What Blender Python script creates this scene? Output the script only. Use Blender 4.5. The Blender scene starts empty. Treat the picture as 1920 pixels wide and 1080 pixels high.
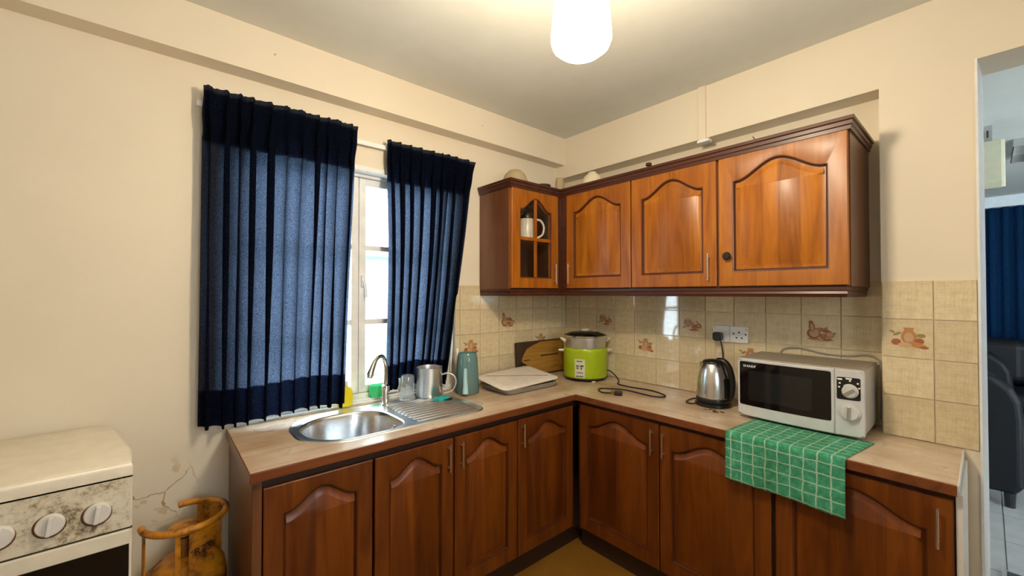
import bpy, bmesh, math, random
from mathutils import Vector, Matrix
random.seed(7)
S = bpy.context.scene
COL = S.collection
PI = math.pi

# ------------------------------------------------------------------ camera, world, exposure
cd = bpy.data.cameras.new('camera'); cam = bpy.data.objects.new('camera', cd); COL.objects.link(cam)
cd.sensor_width = 36; cd.lens = 36 * 770.76 / 1920; cd.clip_start = 0.02
cam.location = (-2.4513, -2.1791, 1.4903)
cam.rotation_euler = (math.radians(90.7724), 0, math.radians(49.121 - 90))
S.camera = cam
S.view_settings.view_transform = 'Standard'; S.view_settings.look = 'None'
S.view_settings.gamma = 1; S.view_settings.use_curve_mapping = False
S.view_settings.exposure = 0.0
W = bpy.data.worlds.new('sky'); S.world = W; W.use_nodes = True
bg = W.node_tree.nodes['Background']
bg.inputs[0].default_value = (0.80, 0.92, 1.0, 1); bg.inputs[1].default_value = 13.0
LAMP_STRENGTH = 152.0

# ------------------------------------------------------------------ material helpers
class NT:
    def __init__(s, name):
        s.m = bpy.data.materials.new(name); s.m.use_nodes = True
        s.t = s.m.node_tree; s.b = s.t.nodes['Principled BSDF']; s.out = s.t.nodes['Material Output']
    def n(s, ty, **kw):
        nd = s.t.nodes.new(ty)
        for k, v in kw.items():
            if k.startswith('i_'):
                key = k[2:]
                key = int(key) if key.isdigit() else key.replace('_', ' ')
                nd.inputs[key].default_value = v
            else: setattr(nd, k, v)
        return nd
    def l(s, a, ao, b, bi): s.t.links.new(a.outputs[ao], b.inputs[bi])
    def coords(s, scale=(1, 1, 1), loc=(0, 0, 0), kind='Object'):
        tc = s.n('ShaderNodeTexCoord'); mp = s.n('ShaderNodeMapping')
        mp.inputs['Scale'].default_value = scale; mp.inputs['Location'].default_value = loc
        s.l(tc, kind, mp, 0); return mp
    def noise(s, vec, scale, detail=4, rough=0.55, dist=0):
        nd = s.n('ShaderNodeTexNoise'); nd.inputs['Scale'].default_value = scale
        nd.inputs['Detail'].default_value = detail; nd.inputs['Roughness'].default_value = rough
        nd.inputs['Distortion'].default_value = dist
        if vec: s.l(vec, 0, nd, 0)
        return nd
    def ramp(s, src, out, stops):
        r = s.n('ShaderNodeValToRGB'); e = r.color_ramp.elements
        while len(e) < len(stops): e.new(0.5)
        for el, (p, c) in zip(e, stops): el.position = p; el.color = (*c, 1) if len(c) == 3 else c
        s.l(src, out, r, 0); return r
    def mix(s, fac, a, b, mode='MIX'):
        m = s.n('ShaderNodeMix', data_type='RGBA', blend_type=mode)
        for i, v in ((0, fac), (6, a), (7, b)):
            if isinstance(v, tuple) and hasattr(v[0], 'outputs'): s.t.links.new(v[0].outputs[v[1]], m.inputs[i])
            elif isinstance(v, tuple): m.inputs[i].default_value = (*v, 1)
            else: m.inputs[i].default_value = v
        return m
    def math(s, op, a, b=0.0):
        m = s.n('ShaderNodeMath', operation=op)
        for i, v in ((0, a), (1, b)):
            if isinstance(v, tuple): s.t.links.new(v[0].outputs[v[1]], m.inputs[i])
            else: m.inputs[i].default_value = v
        return m
    def bump(s, src, out, strength=0.2, dist=0.002):
        b = s.n('ShaderNodeBump'); b.inputs['Strength'].default_value = strength; b.inputs['Distance'].default_value = dist
        s.l(src, out, b, 'Height'); s.l(b, 0, s.b, 'Normal'); return b

def plain(name, col, rough=0.5, metal=0.0, **kw):
    k = NT(name); k.b.inputs['Base Color'].default_value = (*col, 1)
    k.b.inputs['Roughness'].default_value = rough; k.b.inputs['Metallic'].default_value = metal
    for a, v in kw.items(): k.b.inputs[a.replace('_', ' ')].default_value = v
    # very light tonal variation so nothing is dead flat
    mp = k.coords(); nz = k.noise(mp, 18, 3)
    r = k.ramp(nz, 0, [(0.3, tuple(c * 0.93 for c in col)), (0.7, tuple(min(1, c * 1.05) for c in col))])
    k.l(r, 0, k.b, 'Base Color')
    return k.m

def wood(name, dark, mid, light, rough=0.42, boards=0.0, coat=0.22, axis='z', contrast=1.0):
    k = NT(name)
    sc = {'z': (9, 9, 0.9), 'x': (0.9, 9, 9), 'y': (9, 0.9, 9)}[axis]
    oi = k.n('ShaderNodeObjectInfo')
    mp = k.coords(sc)
    add = k.n('ShaderNodeVectorMath', operation='ADD'); k.l(mp, 0, add, 0)
    rs = k.n('ShaderNodeVectorMath', operation='SCALE'); rs.inputs[0].default_value = (17, 31, 13); k.l(oi, 'Random', rs, 'Scale')
    k.l(rs, 0, add, 1)
    n1 = k.noise(add, 2.2, 6, 0.6, 0.8)
    r = k.ramp(n1, 0, [(0.25, dark), (0.5, mid), (0.78, light)])
    mp2 = k.coords({'z': (60, 60, 2.0), 'x': (2.0, 60, 60), 'y': (60, 2.0, 60)}[axis])
    n2 = k.noise(mp2, 3, 3)
    r2 = k.ramp(n2, 0, [(0.35, (0.72, 0.68, 0.62)), (0.6, (1.05, 1.05, 1.05))])
    m = k.mix(0.35, (r, 0), (r2, 0), 'MULTIPLY')
    last = (m, 2)
    if boards:
        tc = k.n('ShaderNodeTexCoord'); sx = k.n('ShaderNodeSeparateXYZ'); k.l(tc, 'Object', sx, 0)
        d = k.math('DIVIDE', (sx, 0), boards); f = k.math('FLOOR', (d, 0))
        a2 = k.math('MULTIPLY_ADD', (oi, 'Random'), 57.0); k.l(f, 0, a2, 2)
        wn = k.n('ShaderNodeTexWhiteNoise', noise_dimensions='1D'); k.l(a2, 0, wn, 'W')
        rb = k.ramp(wn, 0, [(0.0, (0.6, 0.52, 0.45)), (0.5, (0.95, 0.92, 0.9)), (1.0, (1.2, 1.2, 1.15))])
        m2 = k.mix(0.8, last, (rb, 0), 'MULTIPLY'); last = (m2, 2)
    k.t.links.new(last[0].outputs[last[1]], k.b.inputs['Base Color'])
    k.b.inputs['Roughness'].default_value = rough
    k.b.inputs['Coat Weight'].default_value = coat; k.b.inputs['Specular IOR Level'].default_value = 0.4; k.b.inputs['Coat Roughness'].default_value = 0.25
    k.bump(n2, 0, 0.06, 0.001)
    return k.m

M = {}
def mat_wall():
    k = NT('cream_wall_paint'); mp = k.coords()
    n = k.noise(mp, 1.3, 5, 0.6); r = k.ramp(n, 0, [(0.3, (0.75, 0.665, 0.53)), (0.7, (0.81, 0.73, 0.595))])
    n2 = k.noise(mp, 24, 2, 0.5); sp = k.ramp(n2, 0, [(0.205, (1, 1, 1)), (0.22, (0, 0, 0))])
    m = k.mix((sp, 0), (r, 0), (0.52, 0.40, 0.26))
    k.l(m, 2, k.b, 'Base Color'); k.b.inputs['Roughness'].default_value = 0.62
    n3 = k.noise(mp, 60, 4); k.bump(n3, 0, 0.12, 0.002)
    return k.m
def mat_wall_crack():
    # the window wall: the same paint plus a patch of cracked, flaking paint low down beside the cooker
    k = NT('cream_wall_paint_flaking'); mp = k.coords()
    n = k.noise(mp, 1.3, 5, 0.6); r = k.ramp(n, 0, [(0.3, (0.75, 0.665, 0.53)), (0.7, (0.81, 0.73, 0.595))])
    n2 = k.noise(mp, 24, 2, 0.5); sp = k.ramp(n2, 0, [(0.205, (1, 1, 1)), (0.22, (0, 0, 0))])
    m = k.mix((sp, 0), (r, 0), (0.52, 0.40, 0.26))
    # patch mask around x=-2.42, z=0.74
    tc = k.n('ShaderNodeTexCoord'); sub = k.n('ShaderNodeVectorMath', operation='SUBTRACT')
    k.l(tc, 'Object', sub, 0); sub.inputs[1].default_value = (-2.43, 0, 0.70)
    scl = k.n('ShaderNodeVectorMath', operation='MULTIPLY'); scl.inputs[1].default_value = (1.0, 0, 0.85); k.l(sub, 0, scl, 0)
    ln = k.n('ShaderNodeVectorMath', operation='LENGTH'); k.l(scl, 0, ln, 0)
    msk = k.ramp(ln, 1, [(0.08, (1, 1, 1)), (0.13, (0, 0, 0))])
    nd = k.noise(mp, 9, 3); wv = k.n('ShaderNodeVectorMath', operation='SCALE'); wv.inputs['Scale'].default_value = 0.12; k.l(nd, 1, wv, 0)
    av = k.n('ShaderNodeVectorMath', operation='ADD'); k.l(mp, 0, av, 0); k.l(wv, 0, av, 1)
    vo = k.n('ShaderNodeTexVoronoi', feature='DISTANCE_TO_EDGE'); vo.inputs['Scale'].default_value = 6.5; k.l(av, 0, vo, 0)
    cr = k.ramp(vo, 0, [(0.008, (1, 1, 1)), (0.022, (0, 0, 0))])
    c1 = k.math('MULTIPLY', (cr, 0), (msk, 0))
    m2 = k.mix((c1, 0), (m, 2), (0.42, 0.29, 0.17))
    nf = k.noise(mp, 14, 4); fl = k.ramp(nf, 0, [(0.60, (0, 0, 0)), (0.62, (1, 1, 1))]); c2 = k.math('MULTIPLY', (fl, 0), (msk, 0))
    m3 = k.mix((c2, 0), (m2, 2), (0.68, 0.53, 0.36))
    k.l(m3, 2, k.b, 'Base Color'); k.b.inputs['Roughness'].default_value = 0.62
    n3 = k.noise(mp, 60, 4); k.bump(n3, 0, 0.12, 0.002)
    return k.m
def mat_tile(name, a, b):
    k = NT(name); mp = k.coords(); oi = k.n('ShaderNodeObjectInfo')
    n = k.noise(mp, 30, 5, 0.65, 0.4)
    r = k.ramp(n, 0, [(0.3, a), (0.62, b)])
    hx = k.noise(k.coords((20, 20, 260)), 1.0, 2); hz = k.noise(k.coords((260, 260, 20)), 1.0, 2)
    ml = k.math('MULTIPLY', (hx, 0), (hz, 0)); r2 = k.ramp(ml, 0, [(0.15, (0.80, 0.77, 0.72)), (0.32, (1.04, 1.04, 1.04))])
    m = k.mix(0.45, (r, 0), (r2, 0), 'MULTIPLY')
    rr = k.ramp(oi, 'Random', [(0, (0.90, 0.89, 0.87)), (1, (1.04, 1.04, 1.04))]); m2 = k.mix(1.0, (m, 2), (rr, 0), 'MULTIPLY')
    k.l(m2, 2, k.b, 'Base Color'); k.b.inputs['Roughness'].default_value = 0.07; k.b.inputs['Coat Weight'].default_value = 1.0; k.b.inputs['Coat Roughness'].default_value = 0.04
    k.bump(n, 0, 0.012, 0.001)
    return k.m
def mat_laminate(name, axis):
    k = NT(name)
    sc = {'x': (1.1, 14, 14), 'y': (14, 1.1, 14)}[axis]
    n = k.noise(k.coords(sc), 1.6, 6, 0.62, 0.5)
    r = k.ramp(n, 0, [(0.22, (0.46, 0.32, 0.21)), (0.48, (0.62, 0.475, 0.34)), (0.75, (0.74, 0.62, 0.49))])
    n2 = k.noise(k.coords((3.0, 3.0, 3)), 1.5, 4); st = k.ramp(n2, 0, [(0.42, (1, 1, 1)), (0.72, (0.70, 0.55, 0.40))])
    m = k.mix(0.8, (r, 0), (st, 0), 'MULTIPLY')
    n3 = k.noise(k.coords(), 90, 3, 0.7); sp = k.ramp(n3, 0, [(0.20, (0.75, 0.66, 0.56)), (0.42, (1, 1, 1))]); m2 = k.mix(0.8, (m, 2), (sp, 0), 'MULTIPLY')
    k.l(m2, 2, k.b, 'Base Color')
    rr = k.ramp(n2, 0, [(0.3, (0.22,) * 3), (0.7, (0.42,) * 3)]); k.l(rr, 0, k.b, 'Roughness')
    return k.m
def mat_curtain(name, dif, tra):
    k = NT(name); k.t.nodes.remove(k.b)
    mp = k.coords((1, 1, 1)); n = k.noise(mp, 420, 2, 0.6)
    r = k.ramp(n, 0, [(0.36, tuple(c * 0.35 for c in tra)), (0.5, tra), (0.68, tuple(min(1, c * 2.6) for c in tra))])
    wv = k.noise(k.coords((700, 700, 40)), 1.0, 2)
    rd = k.ramp(wv, 0, [(0.3, tuple(c * 0.6 for c in dif)), (0.7, tuple(c * 1.5 for c in dif))])
    d = k.n('ShaderNodeBsdfDiffuse'); k.l(rd, 0, d, 0)
    t = k.n('ShaderNodeBsdfTranslucent'); k.l(r, 0, t, 0)
    ad = k.n('ShaderNodeAddShader'); k.l(d, 0, ad, 0); k.l(t, 0, ad, 1)
    k.l(ad, 0, k.out, 0); return k.m
def mat_glass(name, tint=(0.97, 0.99, 0.99), refl=0.08):
    k = NT(name); k.t.nodes.remove(k.b)
    tr = k.n('ShaderNodeBsdfTransparent'); tr.inputs[0].default_value = (*tint, 1)
    gl = k.n('ShaderNodeBsdfGlossy'); gl.inputs['Roughness'].default_value = 0.02
    lw = k.n('ShaderNodeLayerWeight'); pw = k.math('POWER', (lw, 1), 5.0); fr = k.math('MULTIPLY_ADD', (pw, 0), 0.8); fr.inputs[2].default_value = 0.03
    mx = k.n('ShaderNodeMixShader'); k.l(fr, 0, mx, 0); k.l(tr, 0, mx, 1); k.l(gl, 0, mx, 2)
    k.l(mx, 0, k.out, 0); return k.m
def mat_thin(name, tint, white, wf, gloss=0.06):
    # thin clear or cloudy plastic: see-through with a little scattered white and a faint sheen
    k = NT(name); k.t.nodes.remove(k.b)
    tr = k.n('ShaderNodeBsdfTransparent'); tr.inputs[0].default_value = (*tint, 1)
    di = k.n('ShaderNodeBsdfDiffuse'); di.inputs[0].default_value = (*white, 1); tl = k.n('ShaderNodeBsdfTranslucent'); tl.inputs[0].default_value = (*white, 1)
    a = k.n('ShaderNodeMixShader'); a.inputs[0].default_value = .5; k.l(di, 0, a, 1); k.l(tl, 0, a, 2)
    b = k.n('ShaderNodeMixShader'); b.inputs[0].default_value = wf; k.l(tr, 0, b, 1); k.l(a, 0, b, 2)
    gl = k.n('ShaderNodeBsdfGlossy'); gl.inputs['Roughness'].default_value = .08
    c = k.n('ShaderNodeMixShader'); c.inputs[0].default_value = gloss; k.l(b, 0, c, 1); k.l(gl, 0, c, 2)
    k.l(c, 0, k.out, 0); return k.m
def mat_emit(name, col, st):
    k = NT(name); k.b.inputs['Base Color'].default_value = (0.9, 0.88, 0.82, 1)
    k.b.inputs['Emission Color'].default_value = (*col, 1); k.b.inputs['Emission Strength'].default_value = st
    return k.m
def mat_grime():
    k = NT('grimy_white_enamel'); mp = k.coords()
    big = k.noise(mp, 9, 5, 0.65, 0.6); fine = k.noise(mp, 70, 4, 0.7)
    ad = k.math('ADD', (big, 0), (fine, 0)); r = k.ramp(ad, 0, [(0.37, (0.16, 0.12, 0.07)), (0.43, (0.42, 0.36, 0.25)), (0.48, (0.62, 0.56, 0.44)), (0.56, (0.72, 0.67, 0.54))])
    hv = k.math('MULTIPLY', (ad, 0), 0.5); k.l(hv, 0, r, 0)
    k.l(r, 0, k.b, 'Base Color'); k.b.inputs['Roughness'].default_value = 0.4; return k.m
def mat_cyl():
    k = NT('rusty_yellow_cylinder_paint'); mp = k.coords()
    n = k.noise(mp, 11, 6, 0.68, 0.3); r = k.ramp(n, 0, [(0.40, (0.10, 0.035, 0.008)), (0.5, (0.52, 0.20, 0.012)), (0.62, (0.66, 0.28, 0.015))])
    k.l(r, 0, k.b, 'Base Color'); k.b.inputs['Roughness'].default_value = 0.45; return k.m
def mat_towel():
    k = NT('green_check_towel')
    tc = k.n('ShaderNodeTexCoord'); sx = k.n('ShaderNodeSeparateXYZ')
    wz = k.noise(k.coords(), 22, 2); ws = k.n('ShaderNodeVectorMath', operation='SCALE'); ws.inputs['Scale'].default_value = .012; k.l(wz, 1, ws, 0)
    wa = k.n('ShaderNodeVectorMath', operation='ADD'); k.l(tc, 'UV', wa, 0); k.l(ws, 0, wa, 1); k.l(wa, 0, sx, 0)
    def line(o, per, off, wd):
        a = k.math('MULTIPLY_ADD', (sx, o), 1.0 / per); a.inputs[2].default_value = off
        f = k.math('FRACT', (a, 0)); return k.math('LESS_THAN', (f, 0), wd)
    l1 = line(0, 0.043, 0.0, 0.11); l2 = line(1, 0.040, 0.2, 0.11)
    mx = k.math('MAXIMUM', (l1, 0), (l2, 0));
    n = k.noise(k.coords(), 40, 5, 0.7); g = k.ramp(n, 0, [(0.3, (0.02, 0.17, 0.085)), (0.55, (0.05, 0.32, 0.18)), (0.75, (0.14, 0.46, 0.29))])
    n2 = k.noise(k.coords(), 5, 3); d = k.ramp(n2, 0, [(0.55, (1, 1, 1)), (0.75, (0.62, 0.60, 0.45))])
    mc = k.math('MULTIPLY', (mx, 0), 0.55); m = k.mix((mc, 0), (g, 0), (0.55, 0.72, 0.55)); m2 = k.mix(0.8, (m, 2), (d, 0), 'MULTIPLY')
    k.l(m2, 2, k.b, 'Base Color'); k.b.inputs['Roughness'].default_value = 0.95
    w = k.noise(k.coords(), 500, 2); k.bump(w, 0, 0.4, 0.002); return k.m
def mat_floor(name, a, b, rough):
    k = NT(name); n = k.noise(k.coords(), 7, 5, 0.6); r = k.ramp(n, 0, [(0.3, a), (0.7, b)])
    k.l(r, 0, k.b, 'Base Color'); k.b.inputs['Roughness'].default_value = rough; return k.m
def mat_steel(name, col, rough, brushed=None):
    k = NT(name); k.b.inputs['Metallic'].default_value = 1.0
    n = k.noise(k.coords(brushed or (6, 6, 6)), 4, 4); r = k.ramp(n, 0, [(0.3, tuple(c * 0.88 for c in col)), (0.7, col)])
    k.l(r, 0, k.b, 'Base Color'); k.b.inputs['Roughness'].default_value = rough; return k.m

M['wall'] = mat_wall(); M['wallc'] = mat_wall_crack()
M['ceil'] = mat_floor('ceiling_paint', (0.70, 0.71, 0.66), (0.74, 0.75, 0.70), 0.8)
M['tile'] = mat_tile('beige_glazed_tile', (0.66, 0.535, 0.335), (0.78, 0.665, 0.45))
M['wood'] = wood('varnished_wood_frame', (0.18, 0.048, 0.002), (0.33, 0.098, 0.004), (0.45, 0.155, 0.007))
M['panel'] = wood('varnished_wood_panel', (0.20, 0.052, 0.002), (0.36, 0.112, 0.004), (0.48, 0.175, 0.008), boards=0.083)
M['bwood'] = wood('shaded_varnished_wood_frame', (0.075, 0.016, 0.002), (0.150, 0.036, 0.003), (0.23, 0.062, 0.004))  # same finish as the wall units, redder, with weaker light put into the colour
M['bpanel'] = wood('shaded_varnished_wood_panel', (0.085, 0.018, 0.002), (0.165, 0.040, 0.003), (0.25, 0.068, 0.004), boards=0.083)  # panel copy darkened likewise: dimmer light down low is put into the colour
M['groove'] = wood('dark_stained_moulding', (0.05, 0.010, 0.002), (0.085, 0.019, 0.003), (0.12, 0.030, 0.004))
M['wdark'] = wood('dark_wood_moulding', (0.035, 0.008, 0.004), (0.060, 0.014, 0.006), (0.085, 0.022, 0.009), axis='y', rough=0.45)
M['wside'] = wood('brown_cabinet_side', (0.10, 0.035, 0.015), (0.15, 0.055, 0.022), (0.19, 0.075, 0.03), rough=0.35, coat=0.2)
M['wedge'] = wood('worktop_edge_wood', (0.10, 0.026, 0.008), (0.17, 0.048, 0.014), (0.23, 0.075, 0.022), axis='x', rough=0.35, coat=0.2)
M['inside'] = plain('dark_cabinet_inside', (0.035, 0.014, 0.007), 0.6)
M['lamx'] = mat_laminate('worktop_laminate_along', 'x'); M['lamy'] = mat_laminate('worktop_laminate_across', 'y')
M['curtain'] = mat_curtain('navy_curtain_cloth', (0.0020, 0.0030, 0.0072), (0.043, 0.052, 0.082))
M['curtain2'] = mat_curtain('blue_curtain_cloth', (0.006, 0.020, 0.050), (0.03, 0.08, 0.15))
M['glass'] = mat_glass('clear_glass')
M['dglass'] = mat_glass('cabinet_glass', (0.97, 0.97, 0.96))
M['white'] = plain('white_gloss_paint', (0.86, 0.87, 0.88), 0.35)
M['jamb'] = plain('white_door_lining', (0.80, 0.82, 0.84), 0.4)
M['steel'] = mat_steel('brushed_stainless_steel', (0.72, 0.73, 0.75), 0.26)
M['drain'] = mat_steel('scratched_drainer_steel', (0.80, 0.83, 0.87), 0.33)
M['chrome'] = mat_steel('chrome', (0.72, 0.72, 0.72), 0.09)
M['handle'] = mat_steel('satin_handle_metal', (0.78, 0.74, 0.70), 0.28)
M['alu'] = mat_steel('dull_aluminium', (0.66, 0.66, 0.66), 0.38)
M['black'] = plain('black_plastic', (0.010, 0.010, 0.011), 0.32)
M['cord'] = plain('black_cable', (0.012, 0.010, 0.010), 0.45)
M['bglass'] = plain('black_glass', (0.004, 0.004, 0.005), 0.06)
M['mwwin'] = plain('dark_oven_window', (0.012, 0.013, 0.013), 0.10)
M['silver'] = plain('silver_plastic', (0.62, 0.63, 0.65), 0.32, 0.1)
M['mwtop'] = mat_floor('dusty_metal_case', (0.30, 0.24, 0.18), (0.38, 0.32, 0.25), 0.5)
M['mwside'] = plain('grey_metal_case', (0.50, 0.48, 0.45), 0.45)
M['lime'] = plain('lime_green_enamel', (0.38, 0.52, 0.010), 0.22)
M['cream'] = plain('cream_plastic', (0.75, 0.70, 0.55), 0.4)
M['enamel'] = plain('white_enamel', (0.78, 0.72, 0.60), 0.28)
M['knobw'] = plain('white_knob_plastic', (0.70, 0.69, 0.66), 0.4)
M['grime'] = mat_grime()
M['rust'] = plain('rust_brown', (0.13, 0.05, 0.02), 0.7)
M['cyl'] = mat_cyl()
M['brass'] = mat_steel('tarnished_brass', (0.45, 0.28, 0.10), 0.4)
M['towel'] = mat_towel()
M['floor'] = mat_floor('ochre_floor_vinyl', (0.22, 0.095, 0.010), (0.29, 0.135, 0.018), 0.45)
M['lfloor'] = mat_floor('grey_floor_tile', (0.42, 0.42, 0.41), (0.50, 0.50, 0.49), 0.22)
M['lwall'] = plain('white_plaster', (0.72, 0.76, 0.80), 0.7)
M['leather'] = plain('black_leather', (0.006, 0.007, 0.010), 0.5, Specular_IOR_Level=0.3)
M['teal'] = mat_thin('translucent_teal_plastic', (0.5, 0.8, 0.8), (0.27, 0.46, 0.47), .85, .05)
M['lteal'] = plain('pale_blue_plastic', (0.40, 0.62, 0.68), 0.3)
M['green'] = mat_thin('green_soap', (0.05, 0.9, 0.4), (0.0, 0.75, 0.30), .9, .03)
M['yellow'] = plain('yellow_plastic', (0.85, 0.72, 0.0), 0.4)
M['sponge'] = plain('teal_scourer', (0.02, 0.36, 0.34), 0.9)
M['board'] = wood('stained_chopping_board', (0.16, 0.07, 0.012), (0.40, 0.20, 0.035), (0.50, 0.27, 0.055), rough=0.55, coat=0, axis='x')
M['boardedge'] = plain('blackened_wood', (0.05, 0.025, 0.012), 0.7)
M['traywhite'] = plain('white_lid_plastic', (0.78, 0.72, 0.66), 0.3)
M['traygrey'] = plain('grey_dish_plastic', (0.34, 0.33, 0.31), 0.4)
M['clay'] = plain('beige_clay', (0.42, 0.33, 0.20), 0.6)
M['china'] = plain('cream_china', (0.72, 0.64, 0.48), 0.25)
M['jug'] = plain('ivory_jug', (0.80, 0.76, 0.66), 0.25)
M['t1'] = plain('terracotta_print', (0.36, 0.13, 0.07), 0.15)
M['t2'] = plain('orange_print', (0.50, 0.23, 0.09), 0.15)
M['t3'] = plain('olive_print', (0.34, 0.25, 0.10), 0.2)
M['t4'] = plain('pale_print', (0.56, 0.37, 0.21), 0.15)
M['aqua'] = plain('aqua_outdoor_wall', (0.30, 0.50, 0.52), 0.8)
M['ground'] = plain('outdoor_ground', (0.55, 0.56, 0.55), 0.9)
M['rail'] = plain('outdoor_rail_paint', (0.45, 0.55, 0.58), 0.6)
M['label'] = plain('label_silver', (0.62, 0.64, 0.50), 0.35)
M['ink'] = plain('dark_ink', (0.03, 0.03, 0.02), 0.5)
M['whiteink'] = plain('white_ink', (0.85, 0.85, 0.85), 0.5)
M['stencil'] = plain('stencil_paint', (0.06, 0.015, 0.008), 0.6)
M['plastic'] = mat_thin('cloudy_clear_plastic', (0.93, 0.96, 0.98), (0.85, 0.90, 0.94), .20, .10)
M['clear'] = mat_thin('clear_bottle_plastic', (0.97, 0.99, 0.98), (0.8, 0.9, 0.9), .10)
M['shade'] = mat_emit('glowing_opal_shade', (1.0, 0.84, 0.60), LAMP_STRENGTH)
M['beige'] = plain('beige_plastic_box', (0.52, 0.50, 0.36), 0.5)
M['endstrip'] = plain('white_edge_strip', (0.74, 0.72, 0.68), 0.5)
M['mat'] = plain('dark_grey_mat', (0.06, 0.065, 0.07), 0.9)
M['matedge'] = plain('pale_mat_edge', (0.35, 0.36, 0.36), 0.9)

# ------------------------------------------------------------------ mesh helpers
class MB:
    def __init__(s): s.v = []; s.f = []; s.mi = []; s.cur = 0
    def face(s, idx): s.f.append(tuple(idx)); s.mi.append(s.cur)
    def box(s, x0, x1, y0, y1, z0, z1):
        x0, x1 = min(x0, x1), max(x0, x1); y0, y1 = min(y0, y1), max(y0, y1); z0, z1 = min(z0, z1), max(z0, z1)
        b = len(s.v)
        s.v += [(x0, y0, z0), (x1, y0, z0), (x1, y1, z0), (x0, y1, z0), (x0, y0, z1), (x1, y0, z1), (x1, y1, z1), (x0, y1, z1)]
        for f in ((3, 2, 1, 0), (4, 5, 6, 7), (0, 1, 5, 4), (1, 2, 6, 5), (2, 3, 7, 6), (3, 0, 4, 7)): s.face([b + i for i in f])
        return s
    def ring(s, pts): b = len(s.v); s.v += [tuple(p) for p in pts]; return list(range(b, b + len(pts)))
    def strip(s, a, b, closed=True):
        n = len(a)
        for i in range(n if closed else n - 1): j = (i + 1) % n; s.face((a[i], a[j], b[j], b[i]))
    def lathe(s, prof, c=(0, 0, 0), seg=32, axis='z', sx=1.0, sy=1.0):
        rings = []
        for r, z in prof:
            pts = []
            for i in range(seg if r > 1e-6 else 1):
                a = 2 * PI * i / seg; p = (r * sx * math.cos(a), r * sy * math.sin(a), z)
                if axis == 'x': p = (p[2], p[0], p[1])
                if axis == 'y': p = (p[0], -p[2], p[1])
                pts.append((c[0] + p[0], c[1] + p[1], c[2] + p[2]))
            rings.append(s.ring(pts))
        for a, b in zip(rings, rings[1:]):
            if len(a) == 1 and len(b) == 1: continue
            if len(a) == 1:
                for i in range(seg): s.face((a[0], b[(i + 1) % seg], b[i]))
            elif len(b) == 1:
                for i in range(seg): s.face((a[i], a[(i + 1) % seg], b[0]))
            else: s.strip(a, b)
        return s
    def tube(s, path, r, seg=10, cap=True):
        P = [Vector(p) for p in path]; rs = r if isinstance(r, (list, tuple)) else [r] * len(P)
        t0 = (P[1] - P[0]).normalized(); up = Vector((0, 0, 1)) if abs(t0.z) < 0.9 else Vector((1, 0, 0))
        n = t0.cross(up).normalized(); rings = []
        for i, p in enumerate(P):
            t = (P[min(i + 1, len(P) - 1)] - P[max(i - 1, 0)]).normalized()
            n = (n - t * n.dot(t)).normalized(); b = t.cross(n)
            rings.append(s.ring([p + (n * math.cos(2 * PI * k / seg) + b * math.sin(2 * PI * k / seg)) * rs[i] for k in range(seg)]))
        for a, b in zip(rings, rings[1:]): s.strip(a, b)
        if cap: s.face(rings[0][::-1]); s.face(rings[-1])
        return s
    def prism(s, poly, z0, z1):      # poly of (x, y), counter-clockwise
        a = s.ring([(x, y, z0) for x, y in poly]); b = s.ring([(x, y, z1) for x, y in poly])
        s.strip(a, b); s.face(a[::-1]); s.face(b); return s
    def grid(s, fn, nu, nv):
        b = len(s.v)
        for j in range(nv + 1):
            for i in range(nu + 1): s.v.append(tuple(fn(i / nu, j / nv)))
        for j in range(nv):
            for i in range(nu):
                a = b + j * (nu + 1) + i; s.face((a, a + 1, a + nu + 2, a + nu + 1))
        return s

def catmull(pts, n=8):
    P = [Vector(p) for p in pts]; P = [P[0] * 2 - P[1]] + P + [P[-1] * 2 - P[-2]]; out = []
    for i in range(1, len(P) - 2):
        for k in range(n):
            t = k / n; a, b, c, d = P[i - 1], P[i], P[i + 1], P[i + 2]
            out.append(0.5 * ((2 * b) + (c - a) * t + (2 * a - 5 * b + 4 * c - d) * t * t + (3 * b - a - 3 * c + d) * t ** 3))
    out.append(P[-2]); return out

def mesh_of(mb, name, mats, smooth=None):
    me = bpy.data.meshes.new(name); me.from_pydata([tuple(v) for v in mb.v], [], mb.f)
    for m in (mats if isinstance(mats, (list, tuple)) else [mats]): me.materials.append(M[m] if isinstance(m, str) else m)
    for p, i in zip(me.polygons, mb.mi): p.material_index = i
    bm = bmesh.new(); bm.from_mesh(me); bmesh.ops.recalc_face_normals(bm, faces=bm.faces); bm.to_mesh(me); bm.free()
    if smooth:
        for p in me.polygons: p.use_smooth = True
        me.set_sharp_from_angle(angle=math.radians(smooth))
    me.update(); return me
def link(name, me, parent=None, loc=(0, 0, 0), rot=(0, 0, 0)):
    o = bpy.data.objects.new(name, me); COL.objects.link(o); o.location = loc; o.rotation_euler = rot
    if parent: o.parent = parent
    return o
def obj(name, mb, mats, parent=None, loc=(0, 0, 0), rot=(0, 0, 0), smooth=None, bevel=0, seg=2, world=False):
    """world=True: mb is in world coordinates although it is a child (parent not rotated)."""
    if world and parent:
        base = Vector(parent.location); p = parent.parent
        while p: base += Vector(p.location); p = p.parent
        mb.v = [(v[0] - base.x, v[1] - base.y, v[2] - base.z) for v in mb.v]
    o = link(name, mesh_of(mb, name, mats, smooth), parent, loc, rot)
    if bevel:
        b = o.modifiers.new('bevel', 'BEVEL'); b.width = bevel; b.segments = seg; b.limit_method = 'ANGLE'; b.angle_limit = math.radians(40)
    return o
def tag(o, label, cat, group=None):
    o['label'] = label; o['category'] = cat
    if group: o['group'] = group
    return o
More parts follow.
